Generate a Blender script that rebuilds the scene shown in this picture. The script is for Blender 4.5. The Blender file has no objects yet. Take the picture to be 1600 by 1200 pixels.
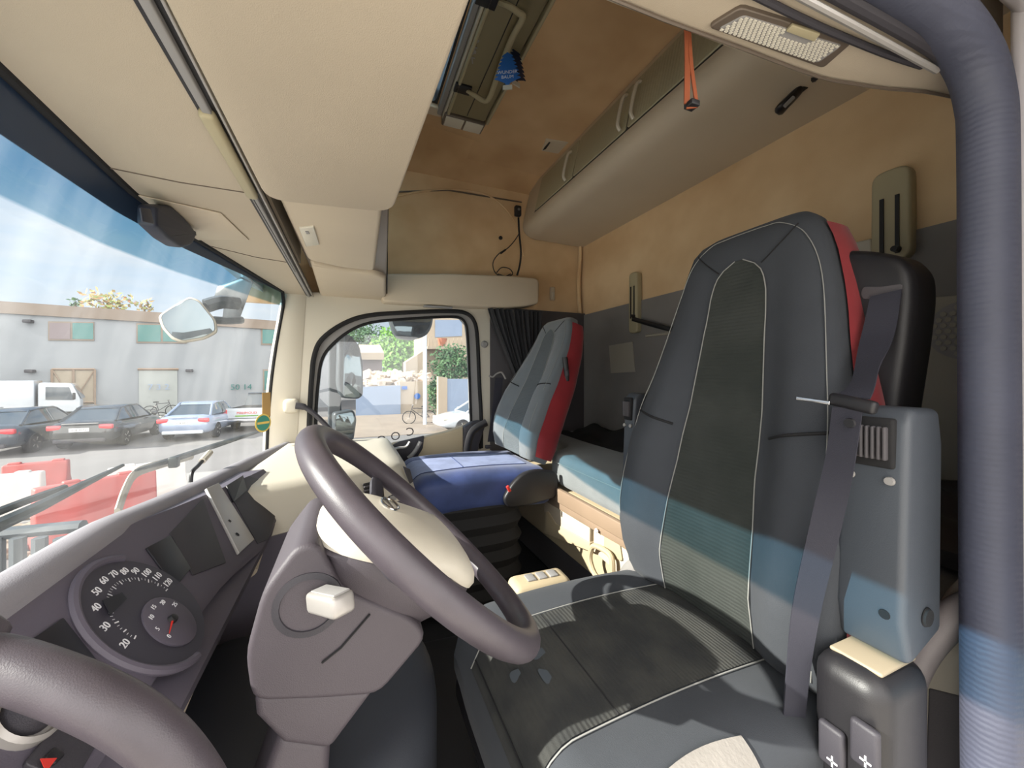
import bpy, bmesh, math, random
import numpy as np
from mathutils import Vector, Matrix
random.seed(4)
SC = bpy.context.scene
COL = SC.collection
V = Vector
PI = math.pi

# ------------------------------------------------------------ camera
# the eye is the origin; +X runs across the cab to the passenger door, +Y to the front of the truck, Z up
TH = math.radians(22.6); FPX = 600.0; HOR = 585.0
FW = V((math.cos(TH), -math.sin(TH), 0)); RT = V((-math.sin(TH), -math.cos(TH), 0)); UP = V((0, 0, 1))
cd = bpy.data.cameras.new('camera'); cam = bpy.data.objects.new('camera', cd); COL.objects.link(cam)
cd.sensor_width = 36; cd.lens = FPX / 1600 * 36; cd.clip_start = .02; cd.clip_end = 500
cd.shift_y = -(600 - HOR) / 1600
cam.matrix_world = Matrix(((RT.x, 0, -FW.x, 0), (RT.y, 0, -FW.y, 0), (0, 1, 0, 0), (0, 0, 0, 1)))
SC.camera = cam
SC.view_settings.view_transform = 'Standard'; SC.view_settings.look = 'None'
SC.view_settings.gamma = 1; SC.view_settings.use_curve_mapping = False
SC.view_settings.exposure = 0.36

# ------------------------------------------------------------ sky and sun
w = bpy.data.worlds.new('sky'); SC.world = w; w.use_nodes = True
nt = w.node_tree; nt.nodes.clear()
def wn(t, **k):
    n = nt.nodes.new(t)
    for a, b in k.items(): setattr(n, a, b)
    return n
tc = wn('ShaderNodeTexCoord'); mp = wn('ShaderNodeMapping'); mp.inputs['Scale'].default_value = (1.2, 1.2, 5)
nz = wn('ShaderNodeTexNoise'); nz.inputs['Scale'].default_value = 1.7; nz.inputs['Detail'].default_value = 7; nz.inputs['Roughness'].default_value = .62
cr = wn('ShaderNodeValToRGB'); cr.color_ramp.elements[0].position = .42; cr.color_ramp.elements[0].color = (0, 0, 0, 1); cr.color_ramp.elements[1].position = .68; cr.color_ramp.elements[1].color = (.75, .75, .75, 1)
sx = wn('ShaderNodeSeparateXYZ'); gr = wn('ShaderNodeValToRGB')
e = gr.color_ramp.elements; e[0].position = 0; e[0].color = (.74, .84, .95, 1); e[1].position = .75; e[1].color = (.36, .54, .84, 1)
x = gr.color_ramp.elements.new(.22); x.color = (.62, .77, .95, 1)
mx = wn('ShaderNodeMixRGB'); mx.inputs[2].default_value = (.93, .94, .96, 1)
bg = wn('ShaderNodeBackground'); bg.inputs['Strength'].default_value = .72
wo = wn('ShaderNodeOutputWorld')
L = nt.links.new
L(tc.outputs['Generated'], mp.inputs[0]); L(mp.outputs[0], nz.inputs[0]); L(nz.outputs[0], cr.inputs[0])
L(tc.outputs['Generated'], sx.inputs[0]); L(sx.outputs[2], gr.inputs[0]); L(gr.outputs[0], mx.inputs[1]); L(cr.outputs[0], mx.inputs[0])
# added fill: sky raised and warmed behind the camera to brighten the cab
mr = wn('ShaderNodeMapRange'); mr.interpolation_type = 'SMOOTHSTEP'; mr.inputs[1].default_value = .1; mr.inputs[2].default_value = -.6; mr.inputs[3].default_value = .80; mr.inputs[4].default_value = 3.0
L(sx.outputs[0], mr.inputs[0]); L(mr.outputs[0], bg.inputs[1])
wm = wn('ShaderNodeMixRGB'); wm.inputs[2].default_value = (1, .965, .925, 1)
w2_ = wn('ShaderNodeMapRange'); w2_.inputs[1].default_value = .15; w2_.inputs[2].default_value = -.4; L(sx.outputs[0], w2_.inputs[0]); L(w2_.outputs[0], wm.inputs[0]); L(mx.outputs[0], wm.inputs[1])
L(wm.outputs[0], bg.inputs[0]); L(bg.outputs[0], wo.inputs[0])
SUNDIR = V((-.06, -1, -.55))
sd = bpy.data.lights.new('sun', 'SUN'); sd.energy = 10; sd.angle = .009; sd.color = (1, .95, .87)
sun = bpy.data.objects.new('sun', sd); COL.objects.link(sun)
sun.rotation_euler = SUNDIR.to_track_quat('-Z', 'Y').to_euler()
sun.location = (0, 5, 6)

# ------------------------------------------------------------ materials
def lin(h):
    h = h.lstrip('#'); c = [int(h[i:i + 2], 16) / 255 for i in (0, 2, 4)]
    return tuple(((v / 12.92) if v <= .04045 else ((v + .055) / 1.055) ** 2.4) for v in c) + (1,)
def mat(name, hexc, rough=.6, bump=0, bscale=300, var=0, vscale=6, metal=0, hex2=None, spec=.5, stripes=None, coat=0, sheen=0, emit=0, detail=3):
    m = bpy.data.materials.new(name); m.use_nodes = True; t = m.node_tree; b = t.nodes['Principled BSDF']; l = t.links.new
    c1 = lin(hexc); b.inputs['Base Color'].default_value = c1; b.inputs['Roughness'].default_value = rough; b.inputs['Metallic'].default_value = metal
    b.inputs['Specular IOR Level'].default_value = spec; b.inputs['Coat Weight'].default_value = coat; b.inputs['Sheen Weight'].default_value = sheen
    if emit: b.inputs['Emission Color'].default_value = c1; b.inputs['Emission Strength'].default_value = emit
    co = t.nodes.new('ShaderNodeTexCoord').outputs['Object']
    if var or hex2:
        n = t.nodes.new('ShaderNodeTexNoise'); n.inputs['Scale'].default_value = vscale; n.inputs['Detail'].default_value = detail; l(co, n.inputs[0])
        r = t.nodes.new('ShaderNodeValToRGB'); c2 = lin(hex2) if hex2 else tuple(v * (1 - var) for v in c1[:3]) + (1,)
        r.color_ramp.elements[0].color = c2; r.color_ramp.elements[0].position = .36; r.color_ramp.elements[1].color = c1; r.color_ramp.elements[1].position = .64
        l(n.outputs[0], r.inputs[0]); l(r.outputs[0], b.inputs['Base Color'])
    h = None
    if bump:
        n = t.nodes.new('ShaderNodeTexNoise'); n.inputs['Scale'].default_value = bscale; n.inputs['Detail'].default_value = 2; l(co, n.inputs[0]); h = n.outputs[0]
    if stripes:                     # (axis, scale, depth): ribs woven or moulded into the surface
        wv = t.nodes.new('ShaderNodeTexWave'); wv.bands_direction = stripes[0]; wv.inputs['Scale'].default_value = stripes[1]; wv.inputs['Distortion'].default_value = stripes[3] if len(stripes) > 3 else 0
        l(co, wv.inputs[0])
        if h is not None:
            a = t.nodes.new('ShaderNodeMath'); a.operation = 'ADD'; l(h, a.inputs[0]); l(wv.outputs['Fac'], a.inputs[1]); h = a.outputs[0]
        else: h = wv.outputs['Fac']
        bump = stripes[2]
    if h is not None:
        bp = t.nodes.new('ShaderNodeBump'); bp.inputs['Strength'].default_value = bump; bp.inputs['Distance'].default_value = .002; l(h, bp.inputs['Height']); l(bp.outputs[0], b.inputs['Normal'])
    return m
def glass_mat(name, tint, gloss=.06, dust=.05, hexd='#ffffff', rough=.02, streak=None):
    m = bpy.data.materials.new(name); m.use_nodes = True; t = m.node_tree; t.nodes.clear(); l = t.links.new
    o = t.nodes.new('ShaderNodeOutputMaterial'); tr = t.nodes.new('ShaderNodeBsdfTransparent'); tr.inputs[0].default_value = tint + (1,)
    g = t.nodes.new('ShaderNodeBsdfGlossy'); g.inputs['Roughness'].default_value = rough
    d = t.nodes.new('ShaderNodeBsdfTranslucent'); d.inputs[0].default_value = lin(hexd)
    m1 = t.nodes.new('ShaderNodeMixShader'); m1.inputs[0].default_value = gloss; l(tr.outputs[0], m1.inputs[1]); l(g.outputs[0], m1.inputs[2])
    m2 = t.nodes.new('ShaderNodeMixShader'); m2.inputs[0].default_value = dust; l(m1.outputs[0], m2.inputs[1]); l(d.outputs[0], m2.inputs[2])
    if streak:
        co = t.nodes.new('ShaderNodeTexCoord'); mpp = t.nodes.new('ShaderNodeMapping'); mpp.inputs['Scale'].default_value = streak; n = t.nodes.new('ShaderNodeTexNoise'); n.inputs['Scale'].default_value = 1; n.inputs['Detail'].default_value = 5
        r = t.nodes.new('ShaderNodeMapRange'); r.inputs[1].default_value = .3; r.inputs[2].default_value = .75; r.inputs[3].default_value = dust * .5; r.inputs[4].default_value = dust * 2
        l(co.outputs['Object'], mpp.inputs[0]); l(mpp.outputs[0], n.inputs[0]); l(n.outputs[0], r.inputs[0]); l(r.outputs[0], m2.inputs[0])
    l(m2.outputs[0], o.inputs[0]); m['glassy'] = 1
    return m

M = {}
M['cap'] = mat('taupe_cap_plastic', '#978b76', .6, .1, 800)
M['stain'] = mat('pale_dust_stain', '#484e54', .95)
M['podm2'] = mat('floor_moulding_plastic', '#34373e', .6, .15, 600)
M['armrest'] = mat('armrest_plastic', '#474c53', .45, .15, 900)
M['podm'] = mat('navy_grey_plastic', '#262b3a', .5)
M['cream'] = mat('cream_plastic', '#c6b8a3', .55, .12, 900, .06, 3)
M['cream2'] = mat('pale_cream_plastic', '#c4bdae', .5, .12, 900)
M['header'] = mat('header_lining', '#bbae9b', .8, .2, 700, .08, 2.5)
M['tan'] = mat('tan_cloth', '#dfc39c', .95, .35, 500, 0, 4, hex2='#d0b088', sheen=.15)
M['roof'] = mat('roof_cloth', '#d0ae85', .95, .35, 500, 0, 3, hex2='#bc986f', sheen=.15)
M['greyc'] = mat('grey_wall_cloth', '#84807e', .95, .3, 600, .12, 4)
M['greyd'] = mat('dark_grey_trim', '#4e4b4e', .7, .2, 700, .1, 5)
M['palegrey'] = mat('pale_grey_trim', '#a29c90', .7, .15, 600)
M['dash'] = mat('slate_dash_plastic', '#5a5561', .6, .18, 900, .06, 8)
M['dashtop'] = mat('grey_dash_top', '#8d8a90', .65, .2, 800, .08, 5)
M['dark'] = mat('charcoal_plastic', '#37353b', .55, .2, 900)
M['black'] = mat('black_plastic', '#1d1c1f', .45, .1, 900)
M['matt'] = mat('matt_black_rubber', '#19191b', .85, .2, 500)
M['wheelm'] = mat('worn_wheel_leather', '#484248', .42, .12, 1200, .12, 30, spec=.5)
M['col'] = mat('column_plastic', '#4a444a', .55, .25, 900, .05, 8)
M['seat'] = mat('seat_cloth_grey', '#404348', .95, .3, 900, .1, 10, sheen=.05, spec=.25)
M['seatc'] = mat('seat_cloth_charcoal', '#434349', .92, .3, 900, .1, 10, sheen=.25)
M['insert'] = mat('ribbed_cloth', '#3e413e', .95, .1, 900, 0, 9, hex2='#343835', stripes=('Z', 42, .55, 1.2), sheen=.03, spec=.2)
M['insertf'] = mat('ribbed_seat_cloth', '#42423f', .95, .1, 900, 0, 14, hex2='#333434', stripes=('Y', 42, .55, 1.2), sheen=.03, spec=.2)
M['insert2'] = mat('ribbed_cloth_pale', '#5a6064', .95, .1, 900, .1, 9, stripes=('Z', 42, .4, 1.2), sheen=.05, spec=.25)
M['seat2'] = mat('seat_cloth_bluegrey', '#676d72', .92, .3, 900, .1, 10, sheen=.25)
M['red'] = mat('red_seat_cloth', '#86161f', .8, .2, 900, .1, 12, sheen=.2)
M['stitch'] = mat('pale_stitching', '#8a8a86', .8)
M['blue'] = mat('blue_seat_cover', '#35467a', .6, .2, 600, 0, 9, hex2='#22335f', sheen=.2)
M['bluepale'] = mat('pale_cover_band', '#8d97b8', .7, .2, 500, .2, 16)
M['bunk'] = mat('bunk_mattress_cloth', '#767a7b', .95, .5, 420, .1, 9, sheen=.2)
M['bunkside'] = mat('mattress_side_cloth', '#8f9190', .95, .3, 500)
M['wood'] = mat('brown_rail', '#8f7a66', .55, .1, 300, .15, 4)
M['storage'] = mat('tan_storage_plastic', '#b5a588', .6, .15, 700, .05, 4)
M['slat'] = mat('olive_slatted_door', '#aea88e', .6, 0, 1, .05, 3, stripes=('X', 20, .5))
M['olive'] = mat('olive_plastic', '#857b60', .55, .1, 800)
M['olive2'] = mat('pale_olive_plastic', '#aca285', .5, .1, 800)
M['chrome'] = mat('polished_metal', '#c8c8ca', .18, metal=1)
M['silver'] = mat('silver_plastic', '#aaa6a2', .35, .05, 900, metal=.35)
M['greyp'] = mat('mid_grey_plastic', '#8f8d8c', .5, .1, 800)
M['beltm'] = mat('belt_webbing', '#2b2b35', .8, .3, 900)
M['curtain'] = mat('black_curtain_cloth', '#232226', .9, .3, 500, .2, 14, sheen=.25)
M['floorm'] = mat('floor_rubber', '#222226', .8, .3, 200, .2, 12)
M['seal'] = mat('door_seal_rubber', '#494c5c', .6, .5, 200, .12, 9, stripes=('Z', 40, .25, 2))
M['body'] = mat('white_truck_paint', '#d6d2d6', .3, 0, 1, coat=.5)
M['handle'] = mat('taupe_handle', '#857f80', .45, .15, 800, .08, 10)
M['lens'] = mat('frosted_lens', '#cfcabd', .25, spec=.6)
M['lensd'] = mat('lamp_bezel', '#6b6056', .35, metal=.2)
M['white'] = mat('white_print', '#dedee2', .6)
M['red2'] = mat('red_print', '#d0342c', .5)
M['dial'] = mat('dial_face', '#3a3842', .5)
M['screen'] = mat('dark_screen', '#1b1b22', .45)
M['orange'] = mat('orange_strap', '#8a4728', .8)
M['towel'] = mat('worn_white_lining', '#8f8a84', .9, .4, 200, .1, 20)
M['bluecard'] = mat('blue_card', '#1f63b5', .5)
M['bluecard2'] = mat('navy_card', '#14213f', .5)
M['mirror'] = mat('mirror_glass', '#788288', .03, metal=1)
M['tanpatch'] = mat('worn_patch', '#a98a62', .9, .2, 500)
M['stick1'] = mat('tan_sticker', '#b08f5a', .6); M['stick2'] = mat('yellow_sticker', '#d9bd62', .6); M['stick3'] = mat('teal_sticker', '#3d8a78', .6)
M['glassdoor'] = glass_mat('door_glass', (.93, .95, .95), .05, .035, streak=(4, 6, 2))
# windscreen: clear, tinted sky band and ceramic edge laid out by real height
def screen_mat():
    m = bpy.data.materials.new('windscreen_glass'); m.use_nodes = True; t = m.node_tree; t.nodes.clear(); l = t.links.new
    N = t.nodes.new
    def math_(op, a, b):
        n = N('ShaderNodeMath'); n.operation = op
        for i, q in enumerate((a, b)):
            if isinstance(q, (int, float)): n.inputs[i].default_value = q
            else: l(q, n.inputs[i])
        return n.outputs[0]
    co = N('ShaderNodeTexCoord'); s = N('ShaderNodeSeparateXYZ'); l(co.outputs['Object'], s.inputs[0])
    X, Z = s.outputs[0], s.outputs[2]
    # h: height below the band's edge, which rises towards the passenger pillar
    hb = math_('SUBTRACT', Z, math_('ADD', math_('MULTIPLY', X, .055), .217))
    hf = math_('SUBTRACT', Z, math_('ADD', math_('MULTIPLY', X, .045), .300))
    def step(v, w_):
        r = N('ShaderNodeMapRange'); r.inputs[1].default_value = -w_; r.inputs[2].default_value = w_; l(v, r.inputs[0]); return r.outputs[0]
    fb, ff = step(hb, .003), step(hf, .001)
    ra = N('ShaderNodeMapRange'); ra.inputs[1].default_value = 0; ra.inputs[2].default_value = .13; l(hb, ra.inputs[0])
    bc = N('ShaderNodeMixRGB'); bc.inputs[1].default_value = (.26, .46, .57, 1); bc.inputs[2].default_value = (.09, .31, .46, 1); l(ra.outputs[0], bc.inputs[0])
    tint = N('ShaderNodeMixRGB'); tint.inputs[1].default_value = (.93, .96, .95, 1); l(bc.outputs[0], tint.inputs[2]); l(fb, tint.inputs[0])
    tr = N('ShaderNodeBsdfTransparent'); l(tint.outputs[0], tr.inputs[0])
    g = N('ShaderNodeBsdfGlossy'); g.inputs['Roughness'].default_value = .02
    m1 = N('ShaderNodeMixShader'); m1.inputs[0].default_value = .055; l(tr.outputs[0], m1.inputs[1]); l(g.outputs[0], m1.inputs[2])
    d = N('ShaderNodeBsdfTranslucent'); d.inputs[0].default_value = (.9, .93, .95, 1)
    mpp = N('ShaderNodeMapping'); mpp.inputs['Scale'].default_value = (7, 3, 1.2); mpp.inputs['Rotation'].default_value = (0, .5, 0); l(co.outputs['Object'], mpp.inputs[0])
    n = N('ShaderNodeTexNoise'); n.inputs['Scale'].default_value = 1.3; n.inputs['Detail'].default_value = 7; l(mpp.outputs[0], n.inputs[0])
    r = N('ShaderNodeMapRange'); r.inputs[1].default_value = .35; r.inputs[2].default_value = .72; r.inputs[3].default_value = .006; r.inputs[4].default_value = .05; l(n.outputs[0], r.inputs[0])
    m2 = N('ShaderNodeMixShader'); l(r.outputs[0], m2.inputs[0]); l(m1.outputs[0], m2.inputs[1]); l(d.outputs[0], m2.inputs[2])
    fr = N('ShaderNodeBsdfPrincipled'); fr.inputs['Base Color'].default_value = lin('#2b3b52'); fr.inputs['Roughness'].default_value = .35
    m3 = N('ShaderNodeMixShader'); l(ff, m3.inputs[0]); l(m2.outputs[0], m3.inputs[1]); l(fr.outputs[0], m3.inputs[2])
    o = N('ShaderNodeOutputMaterial'); l(m3.outputs[0], o.inputs[0])
    return m
M['screenglass'] = screen_mat()

# ------------------------------------------------------------ helpers
def ray(px, py):
    return FW + RT * ((px - 800) / FPX) + UP * (-(py - HOR) / FPX)
def PX(px, py, ax, v):                      # where the sight line meets the plane  axis = v
    d = ray(px, py); return d * (v / d['XYZ'.index(ax)])
def PQ(px, py, p0, n):
    d = ray(px, py); p0 = V(p0); n = V(n); return d * (p0.dot(n) / d.dot(n))
def PT(px, py, t): return ray(px, py) * t
def lerp(a, b, t): return a + (b - a) * t
def interp(x, pts):
    if x <= pts[0][0]: return pts[0][1]
    for (a, va), (b, vb) in zip(pts, pts[1:]):
        if x <= b: return lerp(va, vb, (x - a) / (b - a))
    return pts[-1][1]
def smooth(pts, n=6, closed=False):         # Catmull-Rom through 3D points
    P_ = [V(p) for p in pts]; out = []; k = len(P_)
    for i in range(k if closed else k - 1):
        if closed: a, b, c, d = P_[i - 1], P_[i], P_[(i + 1) % k], P_[(i + 2) % k]
        else: a, b, c, d = P_[max(i - 1, 0)], P_[i], P_[i + 1], P_[min(i + 2, k - 1)]
        for j in range(n):
            t = j / n
            out.append(.5 * ((2 * b) + (c - a) * t + (2 * a - 5 * b + 4 * c - d) * t * t + (3 * b - a - 3 * c + d) * t ** 3))
    if not closed: out.append(P_[-1])
    return out
def rround(pts, r, n=5):                    # round the corners of a closed polygon
    P_ = [V(p) for p in pts]; out = []; k = len(P_)
    for i in range(k):
        a, b, c = P_[i - 1], P_[i], P_[(i + 1) % k]
        u = (a - b); v = (c - b); q = min(r, u.length * .45, v.length * .45)
        s, e_ = b + u.normalized() * q, b + v.normalized() * q
        for j in range(n + 1):
            t = j / n; out.append(s * (1 - t) ** 2 + b * 2 * t * (1 - t) + e_ * t * t)
    return out

class MB:
    def __init__(s): s.bm = bmesh.new()
    def add(s, verts, faces):
        vs = [s.bm.verts.new(v) for v in verts]
        for f in faces:
            try: s.bm.faces.new([vs[i] for i in f])
            except ValueError: pass
        return vs
    def box(s, c, size, r=0, rot=None, seg=3):
        b = bmesh.new(); bmesh.ops.create_cube(b, size=1)
        for v in b.verts: v.co = V((v.co.x * size[0], v.co.y * size[1], v.co.z * size[2]))
        if r: bmesh.ops.bevel(b, geom=b.edges[:], offset=r, segments=seg, affect='EDGES', profile=.5)
        mt = (rot if rot is not None else Matrix.Identity(3)).to_4x4(); mt.translation = V(c)
        b.transform(mt); s.merge(b); return s
    def merge(s, b):
        me = bpy.data.meshes.new('t'); b.to_mesh(me); b.free(); s.bm.from_mesh(me); bpy.data.meshes.remove(me)
    def prism(s, pts, ext, r=0, seg=3):     # closed polygon pushed along ext, edges rounded
        b = bmesh.new(); vs = [b.verts.new(V(p)) for p in pts]; f = b.faces.new(vs)
        q = bmesh.ops.extrude_face_region(b, geom=[f]); nv = [g for g in q['geom'] if isinstance(g, bmesh.types.BMVert)]
        bmesh.ops.translate(b, verts=nv, vec=V(ext)); bmesh.ops.recalc_face_normals(b, faces=b.faces[:])
        if r:
            ed = [e_ for e_ in b.edges if len(e_.link_faces) == 2 and e_.calc_face_angle(0) > .6]
            bmesh.ops.bevel(b, geom=ed, offset=r, segments=seg, affect='EDGES', profile=.5)
        s.merge(b); return s
    def holed(s, outer, holes, ext):
        b = bmesh.new(); ed = []
        for lp in [outer] + holes:
            vs = [b.verts.new(V(p)) for p in lp]
            ed += [b.edges.new((vs[i], vs[(i + 1) % len(vs)])) for i in range(len(vs))]
        r_ = bmesh.ops.triangle_fill(b, use_beauty=True, use_dissolve=False, edges=ed)
        fs = [g for g in r_['geom'] if isinstance(g, bmesh.types.BMFace)]
        q = bmesh.ops.extrude_face_region(b, geom=fs); nv = [g for g in q['geom'] if isinstance(g, bmesh.types.BMVert)]
        bmesh.ops.translate(b, verts=nv, vec=V(ext)); bmesh.ops.recalc_face_normals(b, faces=b.faces[:])
        s.merge(b); return s
    def tube(s, pts, r, n=10, closed=False, flat=None, cap=True):   # flat=(direction, ratio) squashes the section
        P_ = [V(p) for p in pts]; rings = []; k = len(P_); N_ = None
        for i, p in enumerate(P_):
            if closed: tg = P_[(i + 1) % k] - P_[i - 1]
            else: tg = P_[min(i + 1, k - 1)] - P_[max(i - 1, 0)]
            tg.normalize()
            if flat: N_ = V(flat[0])
            elif N_ is None: N_ = V((0, 0, 1)) if abs(tg.z) < .9 else V((1, 0, 0))
            N_ = (N_ - tg * N_.dot(tg)).normalized(); B = tg.cross(N_)
            rr = r[i] if isinstance(r, (list, tuple)) else r; q = flat[1] if flat else 1
            rings.append([p + N_ * math.cos(a) * rr * q + B * math.sin(a) * rr for a in [2 * PI * j / n for j in range(n)]])
        s.loft(rings, closed, cap); return s
    def loft(s, rings, closed=False, cap=True, open_ring=False):
        n = len(rings[0]); vs = s.add([p for r in rings for p in r], []); k = len(rings)
        for i in range(k if closed else k - 1):
            for j in range(n - 1 if open_ring else n):
                a, b = i * n + j, i * n + (j + 1) % n; c, d = ((i + 1) % k) * n + (j + 1) % n, ((i + 1) % k) * n + j
                try: s.bm.faces.new((vs[a], vs[b], vs[c], vs[d]))
                except ValueError: pass
        if cap and not closed and not open_ring:
            for r0 in (0, (k - 1) * n):
                try: s.bm.faces.new([vs[r0 + j] for j in range(n)])
                except ValueError: pass
        return s
    def grid(s, fn, nu, nv, thick=None):
        P_ = [[V(fn(i / nu, j / nv)) for i in range(nu + 1)] for j in range(nv + 1)]
        vs = s.add([p for r in P_ for p in r], []); n = nu + 1; fs = []
        for j in range(nv):
            for i in range(nu): fs.append(s.bm.faces.new((vs[j * n + i], vs[j * n + i + 1], vs[(j + 1) * n + i + 1], vs[(j + 1) * n + i])))
        if thick is not None:
            q = bmesh.ops.extrude_face_region(s.bm, geom=fs); nv_ = [g for g in q['geom'] if isinstance(g, bmesh.types.BMVert)]
            bmesh.ops.translate(s.bm, verts=nv_, vec=V(thick))
        return s
    def lathe(s, prof, c, ax, n=32):        # prof: (radius, height) along ax
        ax = V(ax).normalized(); a = ax.orthogonal().normalized(); b = ax.cross(a)
        s.loft([[V(c) + ax * h + (a * math.cos(t) + b * math.sin(t)) * r for t in [2 * PI * j / n for j in range(n)]] for r, h in prof]); return s
    def text(s, body, size, origin, xdir, ydir, depth=.0006, align='CENTER'):
        cu = bpy.data.curves.new('txt', 'FONT'); cu.body = body; cu.size = size; cu.extrude = depth; cu.align_x = align; cu.align_y = 'CENTER'; cu.resolution_u = 3
        o = bpy.data.objects.new('txt', cu); COL.objects.link(o); bpy.context.view_layer.update()
        dg = bpy.context.evaluated_depsgraph_get(); me = bpy.data.meshes.new_from_object(o.evaluated_get(dg))
        X_ = V(xdir).normalized(); Y_ = V(ydir).normalized(); Z_ = X_.cross(Y_).normalized()
        mt = Matrix((X_, Y_, Z_)).transposed().to_4x4(); mt.translation = V(origin); me.transform(mt)
        s.bm.from_mesh(me); bpy.data.meshes.remove(me); bpy.data.objects.remove(o); bpy.data.curves.remove(cu); return s
    def build(s, name, m, parent=None, label=None, cat=None, group=None, kind=None, sharp=35, keep=False, depth2=False):
        bmesh.ops.remove_doubles(s.bm, verts=s.bm.verts[:], dist=1e-6)
        bmesh.ops.recalc_face_normals(s.bm, faces=s.bm.faces[:])
        me = bpy.data.meshes.new(name); s.bm.to_mesh(me); s.bm.free()
        me.materials.append(M[m] if isinstance(m, str) else m)
        me.polygons.foreach_set('use_smooth', [True] * len(me.polygons))
        me.set_sharp_from_angle(angle=math.radians(sharp))
        o = bpy.data.objects.new(name, me); COL.objects.link(o)
        if parent is not None:
            o.parent = parent
            if parent.type == 'EMPTY' and not parent.get('_l'): o.location = -parent.location
            elif parent.parent is None and parent.type == 'MESH' and not keep and 'base' in TOPB.get(parent.name, {}): o.location = -parent.location
        elif not keep and kind != 'structure':
            co = [v.co for v in me.vertices]
            c = V((sum(q.x for q in co) / len(co), sum(q.y for q in co) / len(co), min(q.z for q in co)))
            me.transform(Matrix.Translation(-c)); o.location = c; TOPB[o.name] = {'base': 1}
        tag(o, label, cat, group, kind)
        return o
TOPB = {}
LOCALS = []
def tag(o, label=None, cat=None, group=None, kind=None):
    if label: o['label'] = label
    if cat: o['category'] = cat
    if group: o['group'] = group
    if kind: o['kind'] = kind
def thing(name, label, cat, loc=(0, 0, 0), group=None, local=False, rz=0, kind=None):
    o = bpy.data.objects.new(name, None); COL.objects.link(o); o.location = loc; o.rotation_euler = (0, 0, rz); o.empty_display_size = .1
    if local: o['_l'] = 1; LOCALS.append(o)
    tag(o, label, cat, group, kind); return o
def struct(name, mb, m, label=None): return mb.build(name, m, label=label, kind='structure')
def rotX(a): return Matrix.Rotation(a, 3, 'X')
def rotY(a): return Matrix.Rotation(a, 3, 'Y')
def rotZ(a): return Matrix.Rotation(a, 3, 'Z')
# ============================================================ THE CAB SHELL
XW = 2.2; YR = -1.45; ZF = -1.02
struct('floor', MB().box((1.15, -.4, ZF - .03), (2.3, 2.2, .06)), 'floorm')
# ceiling: flat in the middle, sloping down to the passenger side, with the roof hatch opening cut out of it
def roofz(x): return interp(x, [(-.2, 1.16), (.2, 1.27), (1.9, 1.27), (1.97, 1.27), (2.28, 1.15)])
mb = MB()
xs = [-.2, .2, .5, .9, 1.3, 1.80, 1.9, 1.94, 1.97, 2.1, 2.28]; ys = [.45, 0, -.37, -.6, -.9, -1.10, YR - .02]
def ry(x, y): return min(roofz(x), 1.27 - (.06 * max(0, (-.37 - y) / .7) if y > -1.1 else .063))
for i in range(len(xs) - 1):
    for j in range(len(ys) - 1):
        if .5 <= xs[i] < 1.8 and j == 1: continue
        q = [(xs[i], ys[j]), (xs[i + 1], ys[j]), (xs[i + 1], ys[j + 1]), (xs[i], ys[j + 1])]
        mb.add([V((a, b, ry(a, b))) for a, b in q] + [V((a, b, ry(a, b) + .04)) for a, b in q], [(0, 1, 2, 3), (7, 6, 5, 4), (0, 4, 5, 1), (2, 6, 7, 3), (1, 5, 6, 2), (3, 7, 4, 0)])
struct('ceiling', mb, 'roof')
# rear wall: tan cloth above, grey cloth below
ZS = .40
wr = struct('wall_rear', MB().box((1.15, YR - .02, (ZS + 1.30) / 2), (2.3, .04, 1.30 - ZS)), 'tan')
mb = MB().box((1.15, YR - .015, (ZS + ZF) / 2), (2.3, .05, ZS - ZF)); mb.build('lower_lining', 'greyc', wr)
# passenger side wall: tan cloth above the shelf line
def zs(x, y): return PX(x, y, 'X', XW + .05)
wr2 = struct('wall_right', MB().holed([(XW + .05, .5, .36), (XW + .05, YR, .36), (XW + .05, YR, 1.2), (XW + .05, .5, 1.2)], [], (.04, 0, 0)), 'tan')
# raised arch of the side locker recess
pts = [PX(a, b, 'X', XW + .045) for a, b in [(606, 340), (612, 312), (645, 301), (700, 296), (745, 300), (775, 313), (797, 335), (812, 366), (818, 400)]]
MB().tube(smooth(pts, 5), .006, 8).build('arch_seam', 'tan', wr2)
MB().tube([PX(a, b, 'X', XW + .045) for a, b in [(610, 300), (700, 297), (815, 316)]], .005, 6).build('wall_seam', 'lensd', wr2)
pts = [V((XW + .03, YR + .02, .87)), V((XW + .03, YR + .02, .8)), V((XW + .035, YR + .03, .6)), V((XW + .03, YR + .02, .40))]
struct('trim_1', MB().tube(smooth(pts, 6), .013, 8), 'tan')
MB().lathe([(0, .0), (.012, .0), (.012, .006), (0, .008)], PX(782, 372, 'X', XW + .048), (-1, 0, 0), 16).build('screw_hole', 'black', wr2)
# small tan hook on the wall
mb = MB(); c = PX(863, 459, 'X', XW + .04); mb.box(c, (.02, .035, .09), .008)
t = mb.build('coat_hook', 'cream', label='small cream coat hook on the tan side wall right of the cream shelf', cat='hook')
MB().box(c + V((-.014, 0, -.015)), (.012, .02, .045), .005).build('hook_tab', 'cream2', t)

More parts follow.
